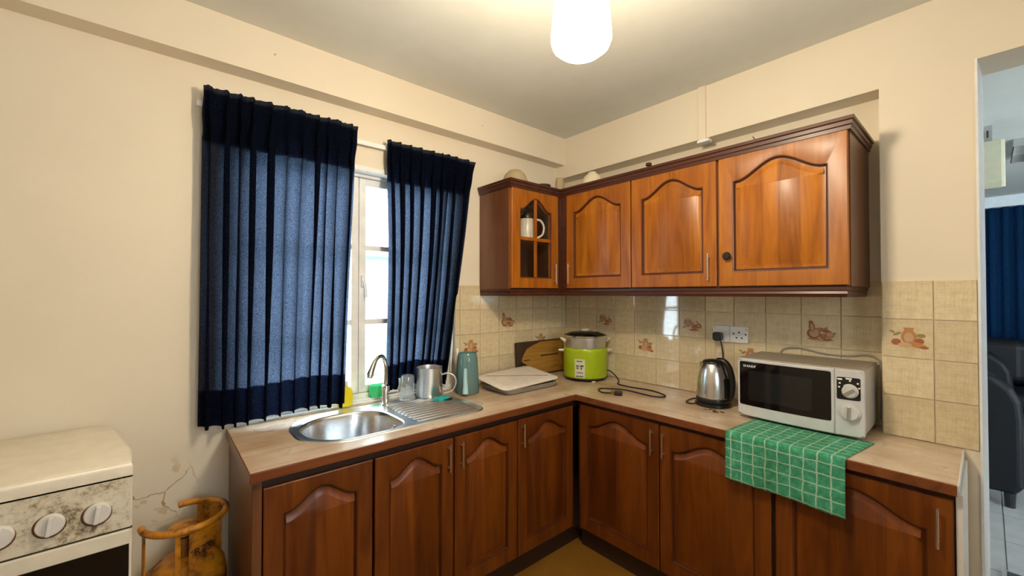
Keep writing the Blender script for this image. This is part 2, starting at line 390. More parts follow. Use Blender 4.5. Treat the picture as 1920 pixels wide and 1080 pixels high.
def thing(name, label, cat, loc, rotz=0, group=None):
    o = bpy.data.objects.new(name, None); COL.objects.link(o); o.location = loc; o.rotation_euler = (0, 0, rotz)
    o.empty_display_size = 0.1
    return tag(o, label, cat, group)
def struct(o): o['kind'] = 'structure'; return o
def box(*a): return MB().box(*a)
def text_mesh(txt, size, mat, depth=0.0006):
    c = bpy.data.curves.new('lettering', 'FONT'); c.body = txt; c.size = size; c.extrude = depth; c.align_x = 'CENTER'; c.align_y = 'CENTER'; c.resolution_u = 2
    t = bpy.data.objects.new('lettering', c); COL.objects.link(t)
    bpy.context.view_layer.update()
    me = bpy.data.meshes.new_from_object(t.evaluated_get(bpy.context.evaluated_depsgraph_get()))
    COL.objects.unlink(t); bpy.data.objects.remove(t); me.materials.clear(); me.materials.append(M[mat]); return me
def rrect(x0, x1, y0, y1, radii, n=10):   # radii: (x0y0, x1y0, x1y1, x0y1), counter-clockwise
    pts = []
    for (cx, cy, a0, r) in ((x0, y0, PI, radii[0]), (x1, y0, 1.5 * PI, radii[1]), (x1, y1, 0, radii[2]), (x0, y1, 0.5 * PI, radii[3])):
        ox = cx + r if cx == x0 else cx - r; oy = cy + r if cy == y0 else cy - r
        for k in range(n + 1): a = a0 + 0.5 * PI * k / n; pts.append((ox + r * math.cos(a), oy + r * math.sin(a)))
    return pts
def inset(poly, d):
    n = len(poly); out = []
    for i in range(n):
        a = Vector(poly[i - 1]); b = Vector(poly[i]); c = Vector(poly[(i + 1) % n])
        e1 = (b - a); e2 = (c - b)
        if e1.length < 1e-7: e1 = e2
        if e2.length < 1e-7: e2 = e1
        e1.normalize(); e2.normalize()
        n1 = Vector((-e1.y, e1.x)); n2 = Vector((-e2.y, e2.x)); m = n1 + n2
        m = m / max(0.35, m.length_squared / 2) if m.length > 1e-6 else n1
        out.append((b.x + m.x * d, b.y + m.y * d))
    return out
def plate_with_holes(outer, holes, z0, z1):
    bm = bmesh.new(); loops = []
    for lp in [outer] + holes:
        vs = [bm.verts.new((x, y, z1)) for x, y in lp]; es = [bm.edges.new((vs[i], vs[(i + 1) % len(vs)])) for i in range(len(vs))]; loops.append((vs, es))
    bmesh.ops.triangle_fill(bm, use_beauty=True, use_dissolve=False, edges=[e for _, es in loops for e in es])
    g = bmesh.ops.extrude_face_region(bm, geom=bm.faces[:])
    for v in g['geom']:
        if isinstance(v, bmesh.types.BMVert): v.co.z = z0
    bm.verts.index_update(); mb = MB(); mb.v = [tuple(v.co) for v in bm.verts]
    for f in bm.faces: mb.face([v.index for v in f.verts])
    bm.free(); return mb
def sweep(path, prof, z=0):
    """profile of (outward, z) swept along a plan polyline with mitred corners; outward = right of travel"""
    mb = MB(); n = len(path); rings = []
    for i, p in enumerate(path):
        p = Vector(p); d1 = (p - Vector(path[i - 1])).normalized() if i else None; d2 = (Vector(path[i + 1]) - p).normalized() if i < n - 1 else None
        n1 = Vector((d1.y, -d1.x)) if d1 else None; n2 = Vector((d2.y, -d2.x)) if d2 else None
        m = (n1 + n2) / (1 + n1.dot(n2)) if n1 and n2 else (n1 or n2)
        rings.append(mb.ring([(p.x + m.x * o, p.y + m.y * o, zz + z) for o, zz in prof]))
    for a, b in zip(rings, rings[1:]): mb.strip(a, b)
    mb.face(rings[0][::-1]); mb.face(rings[-1]); return mb

# ------------------------------------------------------------------ setting
H = 2.66
WX0, WX1, WZ0, WZ1 = -2.20, -1.04, 0.905, 2.175     # window opening
XL = -3.9; YB = -3.7
m = MB()
m.box(XL - .2, WX0, 0, .2, 0, H).box(WX1, .08, 0, .2, 0, H).box(WX0, WX1, 0, .2, 0, WZ0).box(WX0, WX1, 0, .2, WZ1, H)
wall_back = struct(obj('wall_back', m, 'wallc'))
m = MB(); m.box(0, .08, -1.885, 0, 0, H)
wall_right = struct(obj('wall_right', m, 'wall'))
m = MB(); m.box(-.12, .08, -2.157, -1.885, 0, H).box(-.12, .08, -3.05, -2.157, 2.375, H).box(-.12, .08, YB, -3.05, 0, H)
wall_doorway = struct(obj('wall_doorway', m, 'wall'))
struct(obj('trim_1', box(XL, -.12, -.098, 0, 2.459, H), 'wall'))                    # beam over the window
struct(obj('trim_2', box(-.12, 0, -1.885, 0, 2.366, H), 'wall'))                    # beam over the cabinets
struct(obj('wall_left', box(XL - .2, XL, YB, 0, 0, H), 'wall'))
m = MB(); m.box(XL, -2.4, YB - .2, YB, 0, H).box(-1.7, .08, YB - .2, YB, 0, H).box(-2.4, -1.7, YB - .2, YB, 2.1, H).box(-2.4, -1.7, YB - .2, YB, 0, 1.3)  # opening in this unseen wall is added to let sky light fill the kitchen
struct(obj('wall_front', m, 'wall'))
struct(obj('ceiling', box(XL - .2, 5.7, -5.4, 1.4, H, H + .15), 'ceil'))
struct(obj('floor', box(XL - .2, .08, YB - .2, .2, -.1, 0), 'floor'))
lf = struct(obj('floor_living_room', box(.08, 5.7, -5.4, 1.4, -.1, -.006), 'matedge'))
tm = mesh_of(box(.003, .447, .003, .447, 0, .006), 'tile', 'lfloor')
for i in range(12):
    for j in range(9): link('tile', tm, lf, (.08 + .45 * i, -4.485 + .45 * j, -.006))
# doorway lining
m = MB()
a = m.ring([(-.128, -2.157, 0), (.10, -2.157, 0), (.10, -2.177, 0), (-.128, -2.164, 0)]); b = m.ring([(-.128, -2.157, 2.375), (.10, -2.157, 2.375), (.10, -2.177, 2.375), (-.128, -2.164, 2.375)])
m.strip(a, b); m.face(a); m.face(b)
struct(obj('trim_3', m, 'jamb'))
# living room shell
struct(obj('wall_living_far', box(5.4, 5.6, -5.4, 1.4, 0, H), 'lwall'))
struct(obj('wall_living_side', box(.08, 5.4, 1.2, 1.4, 0, H), 'lwall'))
m = MB(); m.box(.08, 2.4, -5.4, -5.2, 0, H).box(3.2, 5.4, -5.4, -5.2, 0, H).box(2.4, 3.2, -5.4, -5.2, 2.0, H).box(2.4, 3.2, -5.4, -5.2, 0, 1.2)  # opening in this unseen wall is added so daylight reaches the living room
struct(obj('wall_living_added_opening', m, 'lwall'))

# --- wall tiles
TS = 0.158; ROWS = [(1.385, 1.543), (1.227, 1.385), (1.069, 1.227), (0.9005, 1.069)]
def ell(cx, cy, rx, ry, rot=0, n=14, a0=0, a1=2 * PI):
    c, s = math.cos(rot), math.sin(rot)
    return [(cx + rx * math.cos(a) * c - ry * math.sin(a) * s, cy + rx * math.cos(a) * s + ry * math.sin(a) * c) for a in [a0 + (a1 - a0) * k / (n if a1 - a0 > 6.2 else n - 1) for k in range(n)]]
def print_mesh(kind):
    mb = MB(); z = [0.0]
    def add(poly, mi):
        mb.cur = mi; z[0] += 0.00006; mb.face(mb.ring([(x, -z[0], y) for x, y in poly]))
    if kind == 'bird':
        add(ell(.006, -.036, .040, .007), 3); add(ell(-.024, -.034, .024, .004), 2)
        add(ell(-.024, -.010, .024, .024), 0); add(ell(-.022, -.008, .017, .018), 3); add(ell(-.030, .018, .011, .022, .12), 0); add(ell(-.029, .016, .006, .017, .12), 3)
        add(ell(-.033, .038, .009, .008), 0); add([(-.046, .038), (-.038, .042), (-.038, .034)], 1)
        add(ell(.006, .006, .022, .009, -.35), 1); add(ell(.020, .002, .022, .008, -.45), 0); add(ell(.014, .012, .012, .005, .5), 2)
        add(ell(.030, -.014, .017, .014), 1); add(ell(.031, -.012, .011, .009), 3); add(ell(.008, -.020, .012, .011), 0); add(ell(.009, -.018, .006, .006), 1)
        add(ell(.022, -.034, .016, .005, .1), 0); add(ell(.046, -.006, .007, .004, .7), 2)
    elif kind == 'fruit':
        add(ell(-.022, .008, .021, .024), 0); add(ell(-.022, .026, .016, .006), 3); add(ell(-.022, .014, .019, .003), 3); add(ell(-.022, .004, .020, .003), 3); add(ell(-.022, -.006, .018, .003), 3)
        add(ell(.012, -.014, .017, .015), 1); add(ell(.012, -.012, .010, .009), 0); add(ell(.034, -.008, .014, .014), 0); add(ell(.034, -.008, .008, .008), 3); add(ell(.034, -.008, .004, .004), 1)
        add(ell(-.040, -.018, .010, .005, .4), 2); add(ell(.004, .006, .010, .004, .9), 2); add(ell(.008, -.031, .026, .005), 0); add(ell(.026, .012, .009, .004, -.6), 2)
    else:
        add(ell(.004, .006, .020, .028), 1); add(ell(.004, .004, .012, .018), 3); add([(-.010, .040), (.018, .040), (.014, .026), (-.006, .026)], 1)
        add(ell(-.028, -.014, .013, .012), 0); add(ell(-.026, .016, .012, .005, .5), 2); add(ell(-.038, .024, .008, .004, -.5), 2)
        add(ell(.034, .012, .012, .008), 2); add(ell(.030, -.008, .012, .011), 0); add(ell(.024, -.022, .026, .010, -.25), 1); add(ell(-.006, -.024, .018, .010), 3)
        add(ell(.042, -.030, .011, .005), 0)
    me = bpy.data.meshes.new('print'); me.from_pydata(mb.v, [], mb.f)
    for t in ('t1', 't2', 't3', 't4'): me.materials.append(M[t])
    for p, i in zip(me.polygons, mb.mi): p.material_index = i
    return me
PRN = {k: print_mesh(k) for k in ('bird', 'fruit', 'jug')}
tile_cache = {}
def tiles(parent, rotz, spans, place, decor):
    for ci, (a, b) in enumerate(spans):
        for ri, (z0, z1) in enumerate(ROWS):
            w = b - a; key = (round(w, 3), round(z1 - z0, 3))
            if key not in tile_cache:
                mb = MB(); g = .0013; t = .006; e = .0012; h = z1 - z0
                r0 = mb.ring([(g, 0, g), (w - g, 0, g), (w - g, 0, h - g), (g, 0, h - g)])
                r1 = mb.ring([(g, -t + e, g), (w - g, -t + e, g), (w - g, -t + e, h - g), (g, -t + e, h - g)])
                r2 = mb.ring([(g + e, -t, g + e), (w - g - e, -t, g + e), (w - g - e, -t, h - g - e), (g + e, -t, h - g - e)])
                mb.strip(r0, r1); mb.strip(r1, r2); mb.face(r2)
                tile_cache[key] = mesh_of(mb, 'tile', 'tile')
            t = link('tile', tile_cache[key], parent, place(a, z0), (0, 0, rotz))
            if (ci, ri) in decor:
                sc = 1.0; p = link('print', PRN[decor[(ci, ri)]], t, (w / 2, -.0061, (z1 - z0) / 2)); p.scale = (1.18, 1, 1.12)
jA = [-1.04, -1.003, -.845, -.687, -.529, -.371, -.213, -.055, -.0062]
sA = list(zip(jA, jA[1:]))
tiles(wall_back, 0, sA, lambda a, z: (a, 0, z), {(3, 1): 'bird', (1, 2): 'jug', (5, 2): 'jug'})
jB = [.0062, .142] + [.142 + .1585 * k for k in range(1, 11)] + [1.884]
sB = list(zip(jB, jB[1:]))
tiles(wall_right, -PI / 2, sB, lambda a, z: (0, -a, z), {(2, 1): 'fruit', (4, 2): 'jug', (6, 1): 'fruit', (10, 1): 'bird', (8, 2): 'jug'})
tiles(wall_doorway, -PI / 2, [(1.887, 2.04), (2.04, 2.156)], lambda a, z: (-.12, -a, z), {(0, 1): 'jug'})

# --- window
win = bpy.data.objects.new('window_1', None); COL.objects.link(win); win.location = (WX0, .1, WZ0); struct(win)
fy0, fy1 = .06, .13
m = MB(); m.box(WX0, WX1, fy0, fy1, WZ1 - .045, WZ1).box(WX0, WX1, fy0, fy1, WZ0, WZ0 + .04).box(WX0, WX0 + .045, fy0, fy1, WZ0 + .04, WZ1 - .045).box(WX1 - .045, WX1, fy0, fy1, WZ0 + .04, WZ1 - .045)
obj('frame', m, 'white', win, bevel=.003, world=True)
obj('architrave', box(WX0 + .001, WX1 - .001, -.004, .058, WZ1 - .028, WZ1 - .0005), 'white', win, bevel=.003, world=True)
obj('sill', MB().box(WX0 + .001, WX1 - .001, -.002, .199, WZ0, WZ0 + .008).box(WX0 + .001, WX1 - .001, .02, .058, WZ0 + .008, WZ0 + .016), 'white', win, bevel=.002, world=True)
cx0, cx1, cxm = WX0 + .047, WX1 - .047, -1.612
for a, b in ((cx0, cxm - .001), (cxm + .001, cx1)):
    z0, z1 = WZ0 + .042, WZ1 - .047; st = .038
    m = MB(); m.box(a, a + st, .075, .118, z0, z1).box(b - st, b, .075, .118, z0, z1).box(a + st, b - st, .075, .118, z0, z0 + st).box(a + st, b - st, .075, .118, z1 - st, z1)
    zb = (1.333, 1.745)
    cs = obj('casement', m, 'white', win, bevel=.003, world=True)
    for z in zb: obj('glazing_bar', box(a + st, b - st, .085, .11, z - .014, z + .014), 'white', cs, bevel=.002, world=True)
    zs = [z0 + st, zb[0] - .014, zb[0] + .014, zb[1] - .014, zb[1] + .014, z1 - st]
    for k in range(3): obj('pane', box(a + st, b - st, .096, .1, zs[2 * k], zs[2 * k + 1]), 'glass', cs, world=True)
m = MB(); m.box(-1.600, -1.585, .062, .075, 1.53, 1.59).tube([(-1.592, .055, 1.565), (-1.585, .05, 1.54), (-1.578, .05, 1.47)], .007, 8)
obj('window_handle', m, 'white', win, smooth=40, world=True)

# --- outside
struct(obj('ground_outside', box(-9, 9, .6, 12, -.2, -.02), 'ground'))
nb = thing('neighbouring_building', 'pale aqua rendered building wall seen through the gap between the curtains', 'building', (1, 4.2, 0))
obj('wall', box(-8, 8, 3.6, 4.8, -.02, 2.02), 'aqua', nb, world=True); obj('coping', box(-8.1, 8.1, 3.5, 4.9, 2.02, 2.1), 'rail', nb, world=True)
rl = thing('railing', 'thin grey metal railing outside beyond the kitchen window', 'railing', (-.8, 1.6, 0))
obj('top_rail', MB().tube([(-3.5, 1.6, 1.0), (1.6, 1.6, 1.0)], .013, 8), 'rail', rl, world=True, smooth=40)
bar = mesh_of(MB().tube([(0, 0, -.02), (0, 0, 1.0)], .006, 6), 'bar', 'rail')
for k in range(47): link('bar', bar, rl, (-2.7 + .11 * k, 0, 0))

# ------------------------------------------------------------------ cabinets
def door_contour(w, h, st, rb, rt, arch, n=27):
    pts = [(st, rb), (w - st, rb)]
    for k in range(n):
        x = (w - st) - (w - 2 * st) * k / (n - 1); u = abs(2 * (x - st) / (w - 2 * st) - 1)
        s = 0.5 * (1 + math.cos(PI * min(1, u / .90))); pts.append((x, h - rt - arch * (1 - s ** .85)))
    return pts
def cathedral_door(parent, w, h, loc, rotz, st=.058, rb=.07, rt=.05, arch=.065, hollow=False, t=.02, label=None, base=False):
    n = 27; cont = door_contour(w, h, st, rb, rt, arch, n)
    outer = [(0, 0), (w, 0)] + [(w - w * k / (n - 1), h) for k in range(n)]
    def R(mb, poly, y): return mb.ring([(x, y, z) for x, z in poly])
    mb = MB(); e = .003
    oin = [(min(max(x, e), w - e), min(max(z, e), h - e)) for x, z in outer]
    r0b = R(mb, outer, 0); r0 = R(mb, outer, -t + e); r0i = R(mb, oin, -t)
    r1 = R(mb, cont, -t); r2 = R(mb, inset(cont, .005), -t + .002); r3 = R(mb, inset(cont, .010), -t + .011); r4 = R(mb, inset(cont, .010), 0)
    for a, b in ((r0b, r0), (r0, r0i), (r0i, r1), (r1, r2), (r2, r3), (r3, r4), (r4, r0b)):
        mb.cur = 1 if a in (r1, r2) else 0; mb.strip(a, b)
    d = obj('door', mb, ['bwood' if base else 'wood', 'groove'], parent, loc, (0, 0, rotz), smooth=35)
    if label: d['label'] = label
    if not hollow:
        mb = MB()
        a = R(mb, inset(cont, .0085), -t + .016); a1 = R(mb, inset(cont, .0085), -t + .0115); b = R(mb, inset(cont, .013), -t + .012); c = R(mb, inset(cont, .036), -t + .003); c2 = R(mb, inset(cont, .0385), -t + .0016)
        mb.cur = 1; mb.strip(a, a1); mb.strip(a1, b); mb.cur = 0; mb.strip(b, c); mb.strip(c, c2); mb.face(c2)
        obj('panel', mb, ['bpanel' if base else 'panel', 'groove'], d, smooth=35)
    return d
def bar_handle(door, x, z0, z1, t=.02, mat='handle'):
    m = MB(); y = -t - .022
    m.tube([(x, y, z0), (x, y, z1)], .0045, 8).tube([(x, -t + .001, z0 + .018), (x, y, z0 + .018)], .004, 8).tube([(x, -t + .001, z1 - .018), (x, y, z1 - .018)], .004, 8)
    return obj('handle', m, mat, door, smooth=40)
def carcass(parent, x0, x1, y0, y1, z0, z1, mat, front, plinth=None, shelf=None, top=True, back=True, side_mats=(None, None)):
    """open-fronted box of boards in world coordinates; front is '-y' or '-x'"""
    t = .016
    if front == '-y':
        obj('side', box(x0, x0 + t, y0, y1, z0, z1), side_mats[0] or mat, parent, world=True, bevel=.001); obj('side', box(x1 - t, x1, y0, y1, z0, z1), side_mats[1] or mat, parent, world=True, bevel=.001)
        a, b, c, d = x0 + t, x1 - t, y0, y1
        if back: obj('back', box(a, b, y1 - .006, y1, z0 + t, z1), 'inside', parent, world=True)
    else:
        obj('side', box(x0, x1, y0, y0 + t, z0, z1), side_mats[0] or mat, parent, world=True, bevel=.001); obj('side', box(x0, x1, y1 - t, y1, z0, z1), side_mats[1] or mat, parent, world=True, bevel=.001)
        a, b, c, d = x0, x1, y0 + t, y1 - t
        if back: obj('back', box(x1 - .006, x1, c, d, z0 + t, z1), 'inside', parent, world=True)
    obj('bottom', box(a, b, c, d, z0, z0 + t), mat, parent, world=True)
    if top: obj('top', box(a, b, c, d, z1 - t, z1), mat, parent, world=True)
    if shelf: obj('shelf', box(a + .001, b - .001, c + (.03 if front == '-y' else 0), d - .007, shelf, shelf + t), mat, parent, world=True)

# base units along the window wall
FY = -.56; DT = .02; BZ0, BZ1 = .10, .862; dz0, dz1 = .128, .832
def base_a(x0, x1, doors, label, sides=('inside', 'inside')):
    u = thing('base_cabinet', label, 'cabinet', ((x0 + x1) / 2, -.28, 0))
    carcass(u, x0, x1, FY, -.008, BZ0, BZ1, 'inside', '-y', top=False, side_mats=sides)
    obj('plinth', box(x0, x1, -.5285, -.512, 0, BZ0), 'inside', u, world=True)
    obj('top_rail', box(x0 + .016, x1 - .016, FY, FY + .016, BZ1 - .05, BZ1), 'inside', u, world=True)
    for (a, b, hx) in doors:
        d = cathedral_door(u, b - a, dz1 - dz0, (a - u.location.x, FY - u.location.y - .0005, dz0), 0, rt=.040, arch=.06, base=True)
        if hx is not None: bar_handle(d, hx - a, .69 - dz0, .812 - dz0)
    return u
sinkunit = base_a(-2.205, -1.4155, [(-2.172, -1.796, None), (-1.786, -1.419, -1.448)], 'double base cabinet under the sink bowl, standing beside the gas cylinder', ('wside', 'inside'))
obj('end_stile', box(-2.205, -2.176, FY - .018, FY - .0005, BZ0, BZ1 - .005), 'wside', sinkunit, world=True, bevel=.002)
base_a(-1.4145, -1.0265, [(-1.411, -1.031, -1.380)], 'narrow base cabinet below the drainer end, one arched wooden door')
base_a(-1.0255, -.03, [(-1.022, -.592, -.998)], 'corner base cabinet with a dark arched door below the white lidded dish')
# base units along the right wall
FX = -.55; ez0, ez1 = .128, .845
def base_b(y0, y1, doors, label, sides=('inside', 'inside'), xback=-.008):
    u = thing('base_cabinet', label, 'cabinet', (-.28, (y0 + y1) / 2, 0))
    carcass(u, FX, xback, y1, y0, BZ0, BZ1, 'inside', '-x', top=False, side_mats=sides)
    obj('plinth', box(-.52, -.504, y1, y0, 0, BZ0), 'inside', u, world=True)
    obj('top_rail', box(FX, FX + .016, y1 + .016, y0 - .016, BZ1 - .05, BZ1), 'inside', u, world=True)
    for (a, b, hy) in doors:       # a, b: distances from the window wall
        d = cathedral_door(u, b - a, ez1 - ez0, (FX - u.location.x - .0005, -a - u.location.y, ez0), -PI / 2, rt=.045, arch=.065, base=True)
        if hy is not None: bar_handle(d, hy - a, .69 - ez0, .815 - ez0)
    return u
base_b(-.585, -1.606, [(.612, 1.110, 1.078), (1.116, 1.600, 1.140)], 'double base cabinet with arched wooden doors below the kettle and the loose plug')
e = base_b(-1.607, -2.108, [(1.616, 2.104, 2.069)], 'base cabinet with one wide arched door below the microwave', ('inside', 'inside'), xback=-.13)
obj('end_panel', box(FX - .004, -.135, -2.1245, -2.1085, .0, BZ1), 'endstrip', e, world=True, bevel=.001)

# worktop
wt = thing('worktop', 'L-shaped wood-print laminate worktop with a dark wooden front edge', 'worktop', (-.59, -.6, .866))
sink_out = rrect(-2.02, -1.162, -.512, -.045, (.19, .075, .20, .20), 14)
mA = plate_with_holes([(-2.213, -.592), (-.582, -.592), (-.008, -.0075), (-2.213, -.0075)], [inset(sink_out, .014)], .866, .9)
obj('slab', mA, 'lamx', wt, world=True)
mB = MB().prism([(-.582, -.592), (-.582, -2.113), (-.127, -2.113), (-.127, -1.89), (-.008, -1.89), (-.008, -.0075)][::-1], .866, .9)
obj('slab', mB, 'lamy', wt, world=True)
obj('front_edge', box(-2.213, -.592, -.600, -.592, .866, .899), 'wedge', wt, world=True, bevel=.002)
obj('front_edge', box(-.590, -.582, -2.113, -.592, .866, .899), 'wedge', wt, world=True, bevel=.002)
obj('end_edge', box(-.582, -.130, -2.117, -2.113, .868, .899), 'endstrip', wt, world=True)
obj('end_edge', box(-2.216, -2.213, -.600, -.008, .866, .899), 'wedge', wt, world=True)

# wall units
UZ0, UZ1 = 1.518, 2.140; uz0, uz1 = 1.524, 2.134
ua = thing('wall_cabinet', 'wall cabinet with a four-pane glass door and a white jug inside', 'cabinet', (-.64, -.15, UZ0))
carcass(ua, -.8514, -.417, -.30, -.008, UZ0, UZ1, 'inside', '-y', shelf=1.812, side_mats=('wside', 'inside'))
gd = cathedral_door(ua, .407, uz1 - uz0, (-.842 + .64, -.30 + .15 - .0005, uz0 - UZ0), 0, st=.066, rb=.062, rt=.045, arch=.075, hollow=True)
w, h = .407, uz1 - uz0
obj('muntin', box(w / 2 - .011, w / 2 + .011, -.016, -.003, .055, h - .03), 'wood', gd, bevel=.003)
obj('muntin', box(.060, w - .060, -.017, -.003, .296, .318), 'wood', gd, bevel=.003)
for (a, b) in ((.062, w / 2 - .011), (w / 2 + .011, w - .062)):
    for (c, d) in ((.058, .296), (.318, h - .035)): obj('pane', box(a, b, -.0085, -.0055, c, d), 'dglass', gd)
bar_handle(gd, .362, .028, .158)
def wall_b(y0, y1, a, b, hy, label, knob=False):
    u = thing('wall_cabinet', label, 'cabinet', (-.2, (y0 + y1) / 2, UZ0))
    carcass(u, -.395, -.008, y1, y0, UZ0, UZ1, 'inside', '-x', side_mats=('wside', 'inside'))
    d = cathedral_door(u, b - a, uz1 - uz0, (-.395 + .2 - .0005, -a - u.location.y, uz0 - UZ0), -PI / 2, st=.062, rb=.066, rt=.042, arch=.075)
    if knob:
        k = obj('knob', MB().lathe([(0, 0), (.010, 0), (.008, .010), (.017, .014), (.019, .020), (.014, .027), (0, .028)], (hy - a, -.02, 1.666 - uz0), 20, axis='y'), 'black', d, smooth=40); k['label'] = 'round black knob'
    else: bar_handle(d, hy - a, 1.555 - uz0, 1.685 - uz0)
    return u
obj('corner_filler', box(-.434, -.417, -.3195, -.3005, UZ0, UZ1), 'wdark', ua, world=True)
u1 = wall_b(-.3205, -.857, .372, .853, .405, 'wall cabinet beside the glass-doored one, handle next to the corner')
obj('corner_filler', box(-.416, -.4, -.371, -.32, UZ0, UZ1), 'wdark', u1, world=True)
wall_b(-.858, -1.334, .862, 1.329, 1.296, 'wall cabinet between two others with a thin metal bar handle beside a black knob')
u3 = wall_b(-1.335, -1.833, 1.340, 1.829, 1.383, 'wall cabinet with a round black knob, its brown side facing the doorway', True)
tag(obj('cornice_moulding', sweep([(-.853, -.008), (-.853, -.322), (-.416, -.322), (-.416, -1.835), (-.008, -1.835)], [(0, 2.132), (.004, 2.132), (.006, 2.146), (.010, 2.150), (.011, 2.164), (.017, 2.168), (.017, 2.181), (0, 2.181)]), 'wdark', smooth=30), 'dark stepped cornice moulding running along the top of the wall cabinets', 'moulding')
tag(obj('light_rail_moulding', sweep([(-.850, -.008), (-.850, -.312), (-.409, -.312), (-.409, -1.826), (-.008, -1.826)], [(0, 1.5175), (0, 1.503), (-.005, 1.500), (-.002, 1.490), (-.006, 1.476), (-.026, 1.476), (-.026, 1.5175)]), 'wdark', smooth=30), 'dark grooved rail moulding running under the wall cabinets', 'moulding')

# ------------------------------------------------------------------ pendant lamp
lp = thing('pendant_lamp', 'glowing white opal glass pendant lamp hanging from the ceiling', 'lamp', (-1.585, -1.465, H))
Lz = 2.135 - H
obj('shade', MB().lathe([(0, Lz), (.030, Lz + .002), (.058, Lz + .011), (.076, Lz + .026), (.0815, Lz + .042), (.080, Lz + .07), (.075, Lz + .13), (.068, Lz + .17), (.05, Lz + .19), (.030, Lz + .195)], (0, 0, 0), 24), 'shade', lp, smooth=60)
obj('lamp_holder', MB().lathe([(0, Lz + .193), (.032, Lz + .195), (.030, Lz + .235), (.012, Lz + .25), (0, Lz + .25)], (0, 0, 0), 20), 'white', lp, smooth=40)
obj('flex', MB().tube([(0, 0, Lz + .248), (0, 0, -.02)], .004, 8), 'white', lp)
obj('ceiling_rose', MB().lathe([(0, -.028), (.02, -.026), (.042, -.008), (.045, 0), (0, 0)], (0, 0, 0), 20), 'white', lp, smooth=40)

# ------------------------------------------------------------------ curtains and rail
def curtain(name, label, xa_t, xb_t, xa_b, xb_b, zt, zb, folds, seed, y0=-.072, mat='curtain', amp=.020, yb=None):
    rnd = random.Random(seed)
    ph = [rnd.uniform(-.5, .5) for _ in range(folds + 2)]; wv = [rnd.uniform(.45, 1.7) for _ in range(folds + 2)]
    nu, nv = folds * 14, 60
    th = thing(name, label, 'curtain', ((xa_t + xb_t) / 2, y0, zb))
    cum = [0]
    for k in range(folds): cum.append(cum[-1] + wv[k])
    def at(u, v, extra=0):
        s = v ** .8                                          # v: 0 top, 1 bottom
        xa = xa_t + (xa_b - xa_t) * s; xb = xb_t + (xb_b - xb_t) * s
        p = u * folds; k = min(int(p), folds - 1); fr = p - k
        base = (cum[k] + wv[k] * fr) / cum[-1]
        head = max(0, 1 - v / .14)
        over = .155 * wv[k] / cum[-1] * (1 - .55 * head) * (1 + .35 * math.sin(3.1 * v + ph[k] * 6)) * (.75 + .5 * (ph[k] + .5))
        sway = .12 * wv[k] / cum[-1] * math.sin(2.2 * v + 5 * ph[k]) * math.sin(PI * fr) * v
        x = xa + (xb - xa) * min(max(base + over * math.sin(2 * PI * fr) * 1.9 + sway, -.02), 1.02)
        a = amp * (1 - .8 * head) * (.7 + .6 * (ph[k] + .5)) * (1 + .25 * v)
        y = y0 + ((yb - y0) * v ** 2 if yb is not None else 0) + a * math.cos(2 * PI * fr) + .003 * math.sin(9 * v + 4 * ph[k])
        if head > 0: y += .004 * head * math.sin(u * folds * 2 * PI * 3); x += .002 * math.sin(v * 60 + k)
        zlow = zb + .010 * math.sin(u * 7 + seed) + .004 * math.cos(2 * PI * fr)
        z = zt + (zlow - zt) * v + (.010 * math.sin(2 * PI * fr) * head * .4)
        return (x, y + extra, z)
    obj('cloth', MB().grid(lambda u, v: at(u, v), nu, nv), mat, th, smooth=180, world=True)
    hv = .105
    obj('hem', MB().grid(lambda u, v: at(u, 1 - hv * (1 - v), .0035), nu, 8), mat, th, smooth=180, world=True)
    obj('heading_tape', MB().grid(lambda u, v: at(u, .012 + .150 * v, .004), nu, 12), mat, th, smooth=180, world=True)
    return th
curtain('curtain', 'long navy curtain glowing with daylight over the sink bowl and wall beside the cooker', -2.312, -1.668, -2.318, -1.725, 2.352, .936, 11, 3)
curtain('curtain', 'narrower navy curtain hanging beside the wall cabinet, behind the steel mug', -1.515, -.925, -1.468, -1.068, 2.322, .948, 9, 5, yb=.022)
cr = thing('curtain_rail', 'slim white curtain rail above the window', 'rail', (-1.62, -.06, 2.28))
obj('track', box(-2.33, -.92, -.034, -.022, 2.276, 2.300), 'white', cr, world=True, bevel=.002)
for x in (-2.25, -1.6, -1.0): obj('bracket', box(x - .012, x + .012, -.022, -.0005, 2.28, 2.296), 'white', cr, world=True)

# ------------------------------------------------------------------ sink and tap
sk = thing('sink', 'stainless steel inset sink with a rounded bowl and ridged drainer', 'sink', (-1.6, -.28, .9))
bowl = rrect(-1.985, -1.585, -.487, -.120, (.165, .09, .15, .165), 14)
mb = plate_with_holes(inset(sink_out, .010), [bowl], .9005, .9050)
b0 = mb.ring([(x, y, .9002) for x, y in sink_out]); b1 = mb.ring([(x, y, .9030) for x, y in inset(sink_out, .002)]); b2 = mb.ring([(x, y, .9062) for x, y in inset(sink_out, .007)]); b3 = mb.ring([(x, y, .9050) for x, y in inset(sink_out, .012)])
mb.strip(b0, b1); mb.strip(b1, b2); mb.strip(b2, b3)
obj('rim', mb, 'drain', sk, smooth=30, world=True)
mb = MB(); rs = [mb.ring([(x, y, z) for x, y in inset(bowl, d)]) for d, z in ((-.006, .9056), (0, .9052), (.004, .900), (.009, .885), (.014, .78), (.022, .757), (.045, .748), (.05, .747))]
for a, b in zip(rs, rs[1:]): mb.strip(a, b)
mb.face(rs[-1])
obj('bowl', mb, 'steel', sk, smooth=50, world=True)
obj('waste', MB().lathe([(0, .7475), (.012, .7475), (.030, .749), (.038, .7505), (.042, .748)], (-1.78, -.30, 0), 24), 'chrome', sk, smooth=40, world=True)
obj('overflow', MB().lathe([(0, .004), (.012, .004), (.016, 0), (0, 0)], (-1.601, -.33, .852), 16, axis='x'), 'chrome', sk, world=True)
